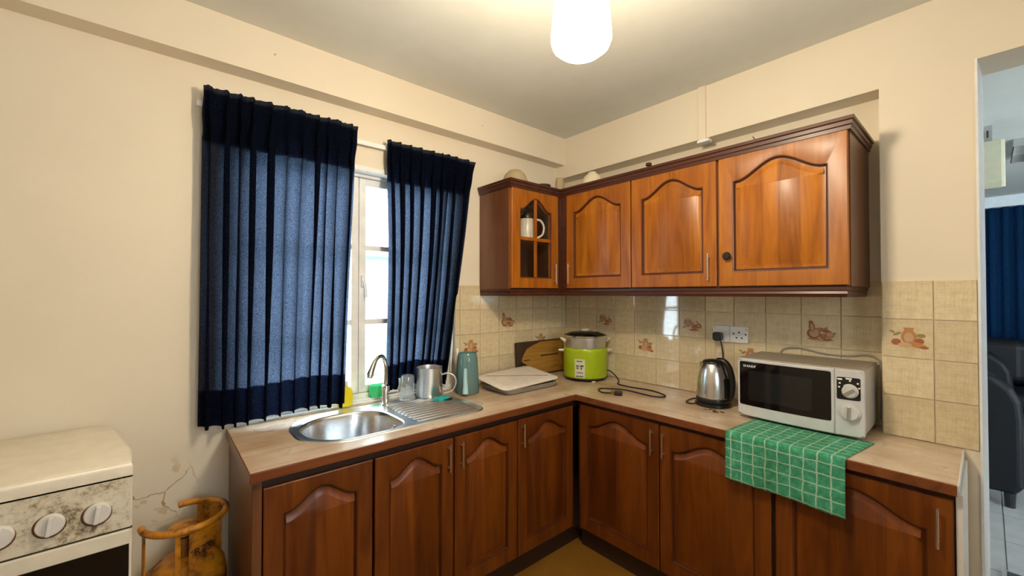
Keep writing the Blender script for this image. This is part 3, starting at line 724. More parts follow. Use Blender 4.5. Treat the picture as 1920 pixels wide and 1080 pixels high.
dr = rrect(-1.545, -1.195, -.480, -.10, (.02, .05, .17, .03), 10)
def span(y):
    xs = []
    for i in range(len(dr)):
        (xa, ya), (xb, yb) = dr[i], dr[(i + 1) % len(dr)]
        if (ya - y) * (yb - y) < 0: xs.append(xa + (xb - xa) * (y - ya) / (yb - ya))
    return min(xs), max(xs)
for k in range(10):
    y = -.462 + .037 * k; a, b = span(y); a += .22 * max(0, (.10 - (y + .48)) * .4)
    m = MB(); sec = [(-.0115, 0), (-.008, .0056), (0, .0080), (.008, .0056), (.0115, 0)]
    r0 = m.ring([(a, y + o, .9051) for o, zz in sec]); r1 = m.ring([(a + .02, y + o, .9051 + zz) for o, zz in sec]); r2 = m.ring([(b - .02, y + o, .9051 + zz) for o, zz in sec]); r3 = m.ring([(b, y + o, .9051) for o, zz in sec])
    for p, q in ((r0, r1), (r1, r2), (r2, r3)): m.strip(p, q, False)
    obj('drainer_ridge', m, 'drain', sk, smooth=60, world=True)

fc = thing('mixer_tap', 'chrome swan-neck mixer tap standing at the back of the sink', 'tap', (-1.53, -.095, .9055))
obj('base', MB().lathe([(0, 0), (.025, 0), (.025, .006), (.019, .012), (.018, .075), (.021, .080), (.021, .098), (.013, .106), (0, .108)], (0, 0, 0), 24), 'chrome', fc, smooth=40)
neck = catmull([(0, 0, .10), (-.001, -.002, .17), (-.005, -.006, .215), (-.022, -.020, .250), (-.052, -.044, .263), (-.084, -.066, .248), (-.108, -.082, .210), (-.122, -.092, .180)], 6)
obj('spout', MB().tube(neck, [.0105] * (len(neck) - 14) + [.0105 + .0005 * k for k in range(14)], 12), 'chrome', fc, smooth=40)
obj('aerator', MB().tube([(-.1205, -.091, .184), (-.125, -.0945, .170)], .0125, 12), 'alu', fc, smooth=40)
obj('lever', MB().tube([(.012, -.008, .055), (.055, -.030, .062)], .016, 12).tube([(.055, -.030, .062), (.066, -.034, .10), (.064, -.030, .135)], [.010, .006, .005], 10), 'chrome', fc, smooth=40)

# ------------------------------------------------------------------ things around the sink
sb = thing('soap_dispenser', 'clear pump bottle half full of bright green soap on the window sill', 'soap bottle', (-1.527, .040, .9215))
obj('liquid', MB().lathe([(0, .001), (.034, .001), (.036, .006), (.036, .062), (0, .062)], (0, 0, 0), 24), 'green', sb, smooth=40)
obj('bottle', MB().lathe([(0, 0), (.036, 0), (.038, .006), (.038, .085), (.032, .10), (.014, .112), (.013, .124)], (0, 0, 0), 24), 'clear', sb, smooth=40)
obj('pump', MB().lathe([(0, .118), (.016, .118), (.016, .138), (.006, .142), (.005, .175), (.010, .178), (.010, .190), (0, .192)], (0, 0, 0), 16).tube([(0, 0, .184), (-.028, -.018, .182)], .005, 8), 'plastic', sb, smooth=40)

ub = thing('upturned_cup', 'clear plastic tumbler standing upside down on the drainer beside the tap', 'cup', (-1.402, -.088, .911))
obj('wall', MB().lathe([(.040, 0), (.041, .004), (.036, .118), (.033, .128), (.028, .131), (0, .131)], (0, 0, 0), 28), 'plastic', ub, smooth=40)
obj('rim', MB().lathe([(.0395, 0), (.043, 0), (.043, .006), (.0400, .007), (.0395, 0)], (0, 0, 0), 28), 'plastic', ub, smooth=40)

mg = thing('steel_mug', 'large dull aluminium mug with a curved handle on the drainer', 'mug', (-1.272, -.100, .9115))
obj('body', MB().lathe([(0, .002), (.066, .002), (.070, 0), (.0725, .004), (.0715, .158), (.0735, .162), (.0705, .163), (.069, .158), (.069, .006), (0, .005)], (0, 0, 0), 36), 'alu', mg, smooth=40)
hd = catmull([(.052, -.044, .118), (.080, -.066, .126), (.108, -.090, .108), (.114, -.096, .07), (.098, -.082, .030), (.060, -.052, .012)], 6)
obj('handle', MB().tube(hd, .0055, 10), 'alu', mg, smooth=40)

tj = thing('teal_plastic_jug', 'tall translucent teal plastic jug beside the navy curtain', 'jug', (-1.045, -.148, .9005))
obj('body', MB().lathe([(0, 0), (.066, 0), (.070, .006), (.067, .10), (.060, .205), (.055, .234), (.052, .238), (.052, .230), (.062, .10), (.064, .010), (0, .008)], (0, 0, 0), 32), 'teal', tj, smooth=40)
hh = catmull([(-.046, -.046, .155), (-.053, -.055, .10), (-.056, -.062, .05), (-.062, -.068, .012)], 5)
obj('handle', MB().tube(hh, [.010 + .0006 * k for k in range(len(hh))], 10), 'lteal', tj, smooth=40)
obj('stirrer', MB().tube([(-.030, .030, .02), (-.043, .046, .262)], .0075, 10), 'white', tj, smooth=40)

sp = thing('scouring_pad', 'small crumpled teal scouring pad on the drainer beside the steel mug', 'scourer', (-1.265, -.222, .9105))
def crump(u, v):
    x = (u - .5) * .085; y = (v - .5) * .055; return (x + .006 * math.sin(9 * v), y + .005 * math.sin(8 * u), .010 + .006 * math.sin(7 * u + 3) * math.cos(6 * v) + .004 * math.sin(15 * u * v))
m = MB().grid(crump, 12, 8); top = list(m.v); n0 = len(m.v); m.v += [(x, y, .0) for x, y, z in top]
for (a, b, c, d) in list(m.f): m.face((a + n0, d + n0, c + n0, b + n0))
per = [i for i in range(13)] + [13 * j + 12 for j in range(1, 9)] + [13 * 8 + i for i in range(11, -1, -1)] + [13 * j for j in range(7, 0, -1)]
for i, p in enumerate(per): q = per[(i + 1) % len(per)]; m.face((p, q, q + n0, p + n0))
obj('pad', m, 'sponge', sp, smooth=50)
obj('scourer_face', box(-.005, .050, -.034, -.022, .0015, .0085), 'black', sp, bevel=.003)

yb = thing('yellow_bottle', 'bright yellow bottle half hidden behind the long curtain by the sink', 'bottle', (-1.714, -.022, .9135))
obj('body', MB().lathe([(0, 0), (.034, 0), (.038, .008), (.039, .06), (.030, .088), (.012, .100), (.012, .106)], (0, 0, 0), 24, sx=1, sy=.42), 'yellow', yb, smooth=40)
obj('cap', MB().lathe([(0, .106), (.012, .104), (.012, .124), (.007, .130), (0, .130)], (0, 0, 0), 16), 'cream', yb, smooth=40)

# ------------------------------------------------------------------ lidded dish, chopping board, dark pan lid
ang = math.radians(2)
td = thing('lidded_dish', 'shallow grey dish with a white plastic lid resting askew on the worktop', 'dish', (-.715, -.235, .9005), 0)
def slab_rings(mb, rings): 
    rr = [mb.ring([(x, y, z) for x, y in poly]) for poly, z in rings]
    for a, b in zip(rr, rr[1:]): mb.strip(a, b)
    mb.face(rr[0][::-1]); mb.face(rr[-1])
dp = rrect(-.205, .212, -.145, .145, (.04,) * 4, 6)
mb = MB(); slab_rings(mb, [(inset(dp, .02), 0), (inset(dp, .008), .006), (dp, .026), (inset(dp, -.006), .030), (inset(dp, -.004), .032), (inset(dp, .006), .030), (inset(dp, .02), .008)])
obj('dish', mb, 'traygrey', td, smooth=40)
lpoly = rrect(-.235, .225, -.155, .155, (.045,) * 4, 6)
mb = MB(); slab_rings(mb, [(lpoly, 0), (inset(lpoly, -.003), .005), (inset(lpoly, .004), .009), (inset(lpoly, .045), .016), (inset(lpoly, .052), .0145), (inset(lpoly, .054), .0145)])
lid = obj('lid', mb, 'traywhite', td, (0, .004, .0575), (.115, -.035, 0), smooth=40)

cb = thing('chopping_board', 'dark-edged stained wooden chopping board leaning in the corner', 'chopping board', (-.30, -.043, .9005))
tl = .10
m = MB(); bp = rrect(-.255, .225, 0, .245, (.012,) * 4, 4)
a = m.ring([(x, -.010, z) for x, z in bp]); b = m.ring([(x, .010, z) for x, z in bp]); m.strip(a, b); m.face(a); m.face(b)
obj('plank', m, 'boardedge', cb, rot=(-.09, 0, 0), loc=(0, -.004, .002))
fpoly = [(-.245, .012), (.215, .010), (.215, .236), (-.02, .236), (-.10, .215), (-.16, .195), (-.20, .150), (-.215, .12), (-.20, .09), (-.225, .05)]
m = MB(); a = m.ring([(x, -.0112, z) for x, z in fpoly]); b = m.ring([(x, -.0095, z) for x, z in fpoly]); m.strip(a, b); m.face(a); m.face(b)
obj('worn_face', m, 'board', cb, rot=(-.09, 0, 0), loc=(0, -.004, .002))
for q in ((-.20, -.14, .112, .119), (-.03, .16, .130, .140)): obj('crack', box(q[0], q[1], -.0122, -.0111, q[2], q[3]), 'boardedge', cb, rot=(-.09, 0, 0), loc=(0, -.004, .002))
pl = thing('pan_lid', 'small black round lid standing against the chopping board behind the lidded dish', 'lid', (-.52, -.066, .9005))
obj('disc', MB().lathe([(0, .008), (.045, .007), (.052, .002), (.052, 0), (0, 0)], (0, -.0, .0525), 28, axis='y'), 'black', pl, smooth=40, rot=(-.05, 0, 0))
obj('knob', MB().lathe([(0, .020), (.010, .020), (.010, .007), (0, .007)], (0, 0, .0525), 14, axis='y'), 'black', pl, smooth=40, rot=(-.05, 0, 0))

# ------------------------------------------------------------------ rice cooker
rc = thing('rice_cooker', 'lime green rice cooker with a steamer pan and dark glass lid', 'rice cooker', (-.182, -.338, .9005))
obj('base_ring', MB().lathe([(0, .006), (.132, .006), (.142, .010), (.146, .020), (0, .020)], (0, 0, 0), 40), 'black', rc, smooth=40)
obj('body', MB().lathe([(.138, .016), (.146, .022), (.150, .034), (.151, .20), (.150, .214), (.146, .219), (.138, .219), (0, .218)], (0, 0, 0), 48), 'lime', rc, smooth=40)
st_ = obj('steamer_pan', MB().lathe([(.136, .215), (.138, .222), (.141, .290), (.146, .294), (.146, .297), (.135, .297), (0, .296)], (0, 0, 0), 48), 'alu', rc, smooth=40)
ld = obj('lid', MB().lathe([(.150, .296), (.150, .300), (.146, .305), (.10, .322), (.05, .329), (0, .331)], (0, 0, 0), 48), 'bglass', rc, smooth=40); ld['label'] = 'dark glass lid'
obj('lid_rim', MB().lathe([(.144, .2965), (.153, .2965), (.153, .303), (.144, .3055)], (0, 0, 0), 48), 'chrome', ld, smooth=40)
obj('knob', MB().lathe([(0, .330), (.022, .330), (.030, .334), (.030, .339), (.018, .344), (0, .346)], (0, 0, 0), 20), 'cream', ld, smooth=40)
Rv = Vector((.756, -.6545, 0)); Fv = Vector((-.777, -.63, 0))
def side(v, a, z, s=1): 
    p = Rv * a * s; return (p.x, p.y, z)
for s in (-1, 1):
    t = MB().tube([side(0, .146, .196, s), side(0, .176, .197, s), side(0, .186, .198, s)], [.010, .008, .005], 10)
    obj('body_handle', t, 'cream', rc, smooth=40)
    t = MB().tube([side(0, .138, .262, s), side(0, .156, .272, s), side(0, .172, .282, s)], [.013, .011, .006], 10)
    obj('pan_handle', t, 'cream', st_, smooth=40)
# curved label plate on the front
fa = math.atan2(Fv.y, Fv.x) - .24
def lab(u, v): a = fa + (u - .5) * .46; return (.1518 * math.cos(a), .1518 * math.sin(a), .028 + .125 * v)
lbp = obj('label_plate', MB().grid(lab, 8, 2), 'label', rc, smooth=40); lbp['label'] = 'pale rectangular control label'
for (u0, u1, v0, v1) in ((.2, .75, .86, .91), (.12, .45, .60, .66), (.55, .88, .60, .68), (.2, .38, .48, .56), (.60, .72, .46, .58), (.2, .8, .26, .30), (.12, .85, .06, .11)):
    m = MB().grid(lambda u, v: (lambda p: (p[0] * 1.002, p[1] * 1.002, p[2]))(lab(u0 + (u1 - u0) * u, v0 + (v1 - v0) * v)), 4, 1); obj('marking', m, 'ink', lbp)
for k in range(3): a = fa + .65 + 2.1 * k; obj('foot', box(-.012, .012, -.008, .008, 0, .007), 'cream', rc, loc=(.134 * math.cos(a), .134 * math.sin(a), 0), rot=(0, 0, a + PI / 2))
cab = catmull([side(0, .140, .050), side(0, .168, .052), (.10, -.175, .035), (.075, -.225, .006), (.00, -.27, .0045), (-.02, -.36, .0045), (-.005, -.50, .0045), (-.045, -.615, .0045), (-.095, -.635, .0045), (-.125, -.585, .0045), (-.115, -.47, .0045), (-.135, -.40, .0105), (-.175, -.285, .0045), (-.225, -.285, .0045), (-.265, -.345, .0045), (-.245, -.415, .010)], 6)
cc = obj('cord', MB().tube(cab, .0042, 8), 'cord', rc, smooth=60); cc['label'] = 'black cable coiled on the worktop'
pg = obj('plug', MB().prism(rrect(-.026, .026, -.020, .024, (.01,) * 4, 3), 0, .022), 'black', cc, loc=(-.232, -.435, .0005), rot=(0, 0, .5), bevel=.003)
for q in ((-.0145, -.0080, .042, .008, .012), (.0080, .0145, .042, .008, .012), (-.002, .002, .046, .012, .019)): obj('pin', box(q[0], q[1], .022, q[2], q[3], q[4]), 'brass', pg)

# ------------------------------------------------------------------ kettle
kt = thing('electric_kettle', 'brushed steel electric kettle with a black handle on its base', 'kettle', (-.212, -1.222, .9005))
obj('power_base', MB().lathe([(0, 0), (.086, 0), (.089, .004), (.088, .016), (.080, .020), (0, .020)], (0, 0, 0), 40), 'black', kt, smooth=40)
obj('body', MB().lathe([(.081, .046), (.0805, .06), (.078, .11), (.071, .16), (.060, .20), (.049, .222), (.044, .226)], (0, 0, 0), 48), 'steel', kt, smooth=60)
obj('lower_band', MB().lathe([(0, .021), (.080, .021), (.083, .026), (.083, .044), (.080, .048)], (0, 0, 0), 40), 'black', kt, smooth=40)
kl = obj('lid', MB().lathe([(.050, .221), (.050, .228), (.044, .236), (.02, .242), (0, .243)], (0, 0, 0), 32), 'black', kt, smooth=40)
Kv = (Rv * math.cos(.6) + Vector((-.92, -.39, 0)) * math.sin(.6)).normalized()
def kr(a, z, off=0): p = Kv * a + Vector((-Kv.y, Kv.x, 0)) * off; return (p.x, p.y, z)
hp = catmull([kr(.020, .238), kr(.050, .236), kr(.074, .212), kr(.088, .165), kr(.092, .115), kr(.088, .070), kr(.078, .036)], 6)
obj('handle', MB().tube(hp, [.013 + .004 * math.sin(PI * k / (len(hp) - 1)) for k in range(len(hp))], 12), 'black', kt, smooth=60)
obj('handle_mount', MB().grid(lambda u, v: (lambda r, a: ((r) * math.cos(a), r * math.sin(a), .05 + .17 * v))(.083 - .034 * v ** 2.2, math.atan2(Kv.y, Kv.x) - .55 + 1.1 * u), 8, 8), 'black', kt, smooth=60)
m = MB(); a = m.ring([kr(-.044, .226, .016), kr(-.066, .222, 0), kr(-.044, .226, -.016)]); b = m.ring([kr(-.056, .192, .012), kr(-.066, .190, 0), kr(-.056, .192, -.012)]); m.strip(a, b); m.face(a); m.face(b)
obj('spout', m, 'steel', kt)
kc = catmull([(-.064, .055, .010), (-.085, .075, .006), (-.080, .105, .006), (-.04, .120, .006), (.04, .115, .006), (.12, .05, .006), (.165, .0, .008), (.172, .012, .06), (.174, .018, .18), (.170, .018, .26), (.170, .030, .338)], 6)
kco = obj('cord', MB().tube(kc, .0038, 8), 'cord', kt, smooth=60)
kp = obj('plug', MB().prism(rrect(-.024, .024, -.026, .022, (.012,) * 4, 4), 0, .034), 'black', kco, loc=(.1775, .040, .350), rot=(PI / 2, 0, -PI / 2), bevel=.005); kp['label'] = 'black three-pin plug in the socket'

# ------------------------------------------------------------------ socket
so = thing('wall_socket', 'white double wall socket with a black plug in one half', 'socket', (-.0062, -1.233, 1.263), -PI / 2)
obj('face_plate', box(-.094, .094, -.011, 0, -.0455, .0455), 'white', so, bevel=.003)
for (x, z) in ((.048, .012), (.020, .004), (.082, .002), (.035, -.018), (.062, -.018)): obj('socket_hole', MB().lathe([(0, .0003), (.0048, .0003), (.0048, 0)], (x, -.0111, z), 12, axis='y'), 'ink', so)
obj('joint', box(-.0006, .0006, -.0114, -.011, -.045, .045), 'ink', so)
for x in (.085, -.085): obj('screw', MB().lathe([(0, .0012), (.004, .0008), (.0045, 0)], (x, -.011, .030), 10, axis='y'), 'chrome', so)

# ------------------------------------------------------------------ microwave
MWX, MWY, MWZ = -.343, -1.392, .9145
mw = thing('microwave_oven', 'silver microwave oven with a black door and two dials', 'microwave', (MWX, MWY, MWZ), -PI / 2)
MW_W, MW_H, MW_D = .468, .268, .318; DW = .374
obj('case', box(.004, MW_W - .004, .022, MW_D, .006, MW_H - .001), 'mwside', mw, bevel=.006)
obj('top_cover', box(.002, MW_W - .002, .020, MW_D + .001, MW_H - .001, MW_H + .003), 'mwtop', mw, bevel=.002)
def bul(x): u = (x - MW_W * .5) / (MW_W * .5); return -.020 * (1 - u * u)
def bulge_panel(x0, x1, z0, z1, y0, th, n=16, rad=.012, rl=True, rr=True):
    """slab whose face follows the bowed front; corners rounded where asked"""
    mb = MB(); poly = rrect(x0, x1, z0, z1, (rad if rl else .0008, rad if rr else .0008, rad if rr else .0008, rad if rl else .0008), 5)
    dense = []
    for i in range(len(poly)):
        a, b = poly[i], poly[(i + 1) % len(poly)]; k = max(1, int(math.hypot(b[0] - a[0], b[1] - a[1]) / .02))
        for j in range(k): dense.append((a[0] + (b[0] - a[0]) * j / k, a[1] + (b[1] - a[1]) * j / k))
    back = mb.ring([(x, .022, z) for x, z in dense]); f0 = mb.ring([(x, y0 + bul(x) + .004, z) for x, z in dense]); ins = inset(dense, .004)
    f1 = mb.ring([(x, y0 + bul(x) - th, z) for x, z in ins]); mb.strip(back, f0); mb.strip(f0, f1)
    # face as vertical strips
    xs = [x0 + .004 + (x1 - x0 - .008) * i / n for i in range(n + 1)]
    def zr(x):
        zz = []
        for i in range(len(ins)):
            (xa, za), (xb, zb) = ins[i], ins[(i + 1) % len(ins)]
            if min(xa, xb) - 1e-6 <= x <= max(xa, xb) + 1e-6:
                if abs(xb - xa) < 1e-6: zz += [za, zb]
                else: zz.append(za + (zb - za) * (x - xa) / (xb - xa))
        return min(zz), max(zz)
    cols = [mb.ring([(x, y0 + bul(x) - th, z) for z in zr(min(max(x, x0 + .0042), x1 - .0042))]) for x in xs]
    for a, b in zip(cols, cols[1:]): mb.face((a[0], b[0], b[1], a[1]))
    return mb
md = obj('door', bulge_panel(0, DW, .002, MW_H, .006, 0, rr=False), 'silver', mw, smooth=30)
def front_patch(x0, x1, z0, z1, d, n=14, rad=.008):
    mb = MB(); xs = [x0 + (x1 - x0) * i / n for i in range(n + 1)]
    def r(x): 
        k = min(x - x0, x1 - x); return 0 if k >= rad else rad - math.sqrt(max(0, rad * rad - (rad - k) ** 2))
    xs = sorted(set(xs + [x0 + rad * q for q in (.1, .3, .6)] + [x1 - rad * q for q in (.1, .3, .6)]))
    a = [mb.ring([(x, .006 + bul(x) - d, z0 + r(x)), (x, .006 + bul(x) - d, z1 - r(x))]) for x in xs]
    for p, q in zip(a, a[1:]): mb.face((p[0], q[0], q[1], p[1]))
    return mb
wn = obj('door_glass', front_patch(.010, .364, .052, .256, .0006), 'bglass', md, smooth=40); wn['label'] = 'glossy black glass front'
obj('window', front_patch(.050, .300, .078, .216, .0010), 'mwwin', md, smooth=40)
tmx = text_mesh('SHARP', .0155, 'whiteink', .0002); tx = link('lettering', tmx, md, (.055, .006 + bul(.055) - .0016, .235), (PI / 2, 0, math.atan2(bul(.075) - bul(.035), .04))); tx.scale = (1.25, 1, 1)
mc = obj('control_panel', bulge_panel(DW + .0012, MW_W, .002, MW_H, .006, 0, n=8, rl=False), 'silver', mw, smooth=30)
px = (DW + MW_W) / 2 + .001
obj('dial_plate', front_patch(DW + .008, MW_W - .012, .148, .238, .0006, 6, .006), 'black', mc, smooth=40)
obj('lower_flap', front_patch(DW + .004, MW_W - .006, .010, .050, .0006, 6, .006), 'silver', mc, smooth=40)
for (dx, dz, w_) in ((-.030, .034, .008), (-.004, .038, .012), (-.030, .018, .003), (-.032, .002, .003), (.026, .022, .003), (.030, .004, .003), (.002, .030, .003)):
    obj('dial_mark', box(px + dx - w_, px + dx + w_, .006 + bul(px + dx) - .0016, .006 + bul(px + dx) - .0008, .195 + dz - .003, .195 + dz + .003), 'whiteink', mc)
for (z, r) in ((.184, .024), (.098, .030)):
    kb = obj('dial', MB().lathe([(r + .005, 0), (r + .004, .003), (r, .003), (r * .96, .014), (r * .9, .016), (0, .017)], (px, .006 + bul(px), z), 28, axis='y'), 'silver', mc, smooth=40)
    a = .9 if z > .15 else .05
    mm = MB().box(-.005, .005, -.026, -.015, -r * .9, r * .9); obj('grip', mm, 'alu', kb, loc=(px, .006 + bul(px), z), rot=(0, a, 0), bevel=.002)
for (x, y) in ((.04, .05), (MW_W - .04, .05), (.04, MW_D - .03), (MW_W - .04, MW_D - .03)): obj('foot', MB().lathe([(0, -.0085), (.012, -.0085), (.012, .007), (0, .007)], (x, y, 0), 12), 'black', mw)
mcab = catmull([(.10, .322, .16), (.085, .328, .24), (.10, .329, .290), (.17, .328, .304), (.27, .328, .287), (.36, .328, .287), (.425, .327, .298), (.462, .325, .286), (.477, .322, .25), (.478, .322, .12), (.474, .320, .02)], 7)
mo = obj('cord', MB().tube(mcab, .0036, 8), 'traygrey', mw, smooth=60)

# ------------------------------------------------------------------ towel
tw = thing('tea_towel', 'green checked tea towel under the microwave hanging over the worktop edge', 'towel', (-.5, -1.63, .9))
def towel(u, v):
    s = v * .475; yy = -1.845 + .405 * u              # u along the edge, v from under the oven to the hanging hem
    flat = .272
    if s < flat: x = -.318 - s; z = .9022 + .0018 * math.sin(u * 9) * math.sin(PI * s / flat) ** 2; return (x, yy - .028 * (1 - s / flat) * u ** 2 - .04 * (1 - s / flat) * (1 - u), z + .0006)
    r = .012; a = (s - flat) / r
    if a < PI / 2: return (-.590 - r * math.sin(a) - .001, yy, .9022 - r * (1 - math.cos(a)))
    d = s - flat - r * PI / 2
    return (-.6035 - .006 * math.sin(u * 8 + 1) * d * 5 - .012 * d, yy + .012 * d * math.sin(u * 6) + .0, .8902 - d * (1 + .06 * (1 - u)))
NU, NV = 36, 44
mb = MB().grid(towel, NU, NV)
to = obj('cloth', mb, 'towel', tw, smooth=60, world=True)
uv = to.data.uv_layers.new(name='UVMap')
for lp_ in to.data.loops:
    i = lp_.vertex_index; uv.data[lp_.index].uv = ((i % (NU + 1)) / NU * .405, (i // (NU + 1)) / NV * .475)
sm = to.modifiers.new('thick', 'SOLIDIFY'); sm.thickness = .0016; sm.offset = 1

# crumbs by the kettle
m = MB(); rr_ = random.Random(4)
for k in range(14):
    x = -.335 + rr_.gauss(0, .012); y = -1.235 - k * .006 + rr_.gauss(0, .008); s = rr_.uniform(.001, .0035)
    m.box(x - s, x + s, y - s * 2.4, y + s * 2.4, .9002, .9002 + s)
cr_ = tag(obj('crumbs', m, 'ink'), 'scatter of dark crumbs on the worktop in front of the kettle', 'crumbs'); cr_['kind'] = 'stuff'

# ------------------------------------------------------------------ cooker
ck = thing('gas_cooker', 'old white freestanding cooker with a grimy control panel and black oven door', 'cooker', (-2.775, -.30, 0))
CX0, CX1, CF = -3.06, -2.498, -.552
lidp = [(CX0, CF + .002), (CX1, CF + .002), (CX1 - .004, -.40), (CX1 - .060, -.10), (CX1 - .085, -.035), (CX0, -.035)]
obj('body', MB().prism([(x, y + (.004 if y < -.5 else 0)) for x, y in lidp], .03, .960), 'enamel', ck, world=True, bevel=.004)
mb = MB(); slab_rings(mb, [(lidp, .9605), (lidp, .990), (inset(lidp, .004), 1.000), (inset(lidp, .014), 1.006)])
obj('lid', mb, 'enamel', ck, smooth=50, world=True)
fas = obj('control_panel', box(CX0 + .003, CX1 - .003, CF, CF + .006, .818, .9595), 'grime', ck, world=True)
obj('seam', MB().box(CX0, CX1, CF + .002, CF + .006, .9595, .9640).box(CX0, CX1, CF + .003, CF + .006, .812, .818), 'ink', ck, world=True)
for x in (-2.569, -2.657, -2.745, -2.833, -2.921):
    kn = obj('knob', MB().lathe([(.0275, 0), (.0275, .010), (.0255, .013), (.006, .014), (0, .014)], (x, CF, .880), 28, axis='y'), 'knobw', ck, smooth=40, world=True)
    kl_ = ck.location
    obj('grip', box(-.0048, .0048, -.024, -.012, -.024, .024), 'knobw', kn, loc=(x - kl_.x, CF - kl_.y, .880), rot=(0, .12, 0), bevel=.002)
    obj('rust_ring', MB().lathe([(.027, .0006), (.0315, .0006), (.0315, 0)], (x - .002, CF, .876), 28, axis='y'), 'rust', kn, world=True)
od = obj('oven_door', box(CX0 + .004, CX1 - .004, CF - .004, CF + .006, .12, .812), 'enamel', ck, world=True, bevel=.003)
obj('door_glass', box(CX0 + .01, CX1 - .006, CF - .0065, CF - .004, .16, .772), 'bglass', od, world=True)
obj('door_handle', MB().tube([(CX0 + .05, CF - .028, .60), (CX1 - .05, CF - .028, .60)], .008, 10).box(CX0 + .06, CX0 + .075, CF - .028, CF - .004, .593, .607).box(CX1 - .075, CX1 - .06, CF - .028, CF - .004, .593, .607), 'black', od, world=True, smooth=40)
for x in (CX0 + .04, CX1 - .04):
    for y in (CF + .05, -.08): obj('foot', MB().lathe([(0, 0), (.018, 0), (.016, .031), (0, .031)], (x, y, 0), 12), 'black', ck, world=True)

# ------------------------------------------------------------------ gas cylinder
GX, GY = -2.361, -.235
gc = thing('gas_cylinder', 'rusty yellow gas cylinder standing between the cooker and the cabinet', 'gas cylinder', (GX, GY, 0))
obj('body', MB().lathe([(0, .03), (.10, .03), (.125, .06), (.128, .10), (.128, .44), (.118, .485), (.085, .515), (.04, .528), (0, .530)], (0, 0, 0), 40), 'cyl', gc, smooth=50)
obj('foot_ring', MB().lathe([(.10, 0), (.108, 0), (.108, .045), (.10, .045), (.10, 0)], (0, 0, 0), 32), 'cyl', gc, smooth=40)
ringp = [(.122 * math.cos(a), .122 * math.sin(a), .668) for a in [math.radians(182 + 276 * k / 40) for k in range(41)]]
obj('collar_ring', MB().tube(ringp, .0115, 10), 'cyl', gc, smooth=60)
def arcplate(a0, a1, z0, z1, r=.117, n=6):
    mb = MB(); A = [math.radians(a0 + (a1 - a0) * k / n) for k in range(n + 1)]
    i0 = mb.ring([(r * math.cos(a), r * math.sin(a), z0) for a in A]); i1 = mb.ring([(r * math.cos(a), r * math.sin(a), z1) for a in A])
    o0 = mb.ring([((r + .004) * math.cos(a), (r + .004) * math.sin(a), z0) for a in A]); o1 = mb.ring([((r + .004) * math.cos(a), (r + .004) * math.sin(a), z1) for a in A])
    for p, q in ((i0, i1), (o0, o1), (i0, o0), (i1, o1)): mb.strip(p, q, False)
    mb.face((i0[0], o0[0], o1[0], i1[0])); mb.face((i0[-1], o0[-1], o1[-1], i1[-1])); return mb
for a0, a1 in ((-88, -48), (-176, -161), (-106, -99), (20, 70)): sp_ = obj('guard_plate', arcplate(a0, a1, .455, .669), 'cyl', gc, smooth=40)
ta = math.radians(-69); tme = text_mesh('R25', .036, 'stencil', .0008); link('lettering', tme, gc, (.1235 * math.cos(ta), .1235 * math.sin(ta), .585), (PI / 2, 0, ta + PI / 2))
obj('valve', MB().lathe([(0, .525), (.022, .525), (.022, .575), (.030, .580), (.030, .600), (.020, .606), (.018, .622), (0, .624)], (0, 0, 0), 20), 'brass', gc, smooth=40)
obj('valve_cap', MB().lathe([(0, .626), (.040, .626), (.046, .630), (.046, .640), (.038, .645), (0, .647)], (-.005, -.01, 0), 28), 'cyl', gc, smooth=40)
obj('valve_ring', MB().lathe([(.044, .622), (.051, .622), (.051, .627), (.044, .627), (.044, .622)], (-.005, -.01, 0), 28), 'alu', gc, smooth=40)

# ------------------------------------------------------------------ things on top of the wall cabinets
CT = 2.1405
o = thing('clay_bowl', 'upturned beige clay bowl on top of the glass-doored wall cabinet', 'bowl', (-.716, -.205, CT))
obj('shell', MB().lathe([(.082, 0), (.083, .02), (.080, .075), (.066, .110), (.040, .136), (0, .146)], (0, 0, 0), 32), 'clay', o, smooth=60)
obj('rim', MB().lathe([(.080, 0), (.087, 0), (.087, .008), (.080, .008), (.080, 0)], (0, 0, 0), 32), 'clay', o, smooth=40)
o = thing('saucer', 'pale china saucer propped on top of the wall cabinet beside the clay bowl', 'saucer', (-.540, -.12, CT))
obj('dish', MB().lathe([(0, .004), (.03, .004), (.062, .016), (.063, .019), (.03, .008), (0, .007)], (0, 0, .0), 32), 'china', o, rot=(1.25, 0, .3), loc=(0, 0, .066), smooth=50)
obj('foot_ring', MB().lathe([(.028, .000), (.031, .000), (.031, .005), (.028, .005), (.028, 0)], (0, 0, .0), 24), 'china', o, rot=(1.25, 0, .3), loc=(0, 0, .066), smooth=50)
o = thing('dark_dish', 'flat dark dish on top of the wall cabinets in the corner', 'dish', (-.475, -.215, CT))
obj('dish', MB().lathe([(0, .03), (.035, .03), (.050, .060), (.054, .082), (.050, .082), (.035, .036), (0, .034)], (0, 0, 0), 32), 'inside', o, smooth=50)
obj('foot', MB().lathe([(0, 0), (.03, 0), (.027, .031), (0, .031)], (0, 0, 0), 24), 'inside', o, smooth=40)
o = thing('clay_cup', 'small beige clay cup standing upside down on the cabinets beside the room corner', 'cup', (-.372, -.275, CT))
obj('body', MB().lathe([(.034, 0), (.036, .004), (.027, .132), (.024, .138), (0, .139)], (0, 0, 0), 28), 'clay', o, smooth=40)
obj('rim', MB().lathe([(.033, 0), (.038, 0), (.038, .007), (.033, .007), (.033, 0)], (0, 0, 0), 28), 'clay', o, smooth=40)
o = thing('china_bowl', 'upturned cream china bowl on top of the wall cabinets beside the clay cup', 'bowl', (-.29, -.49, CT))
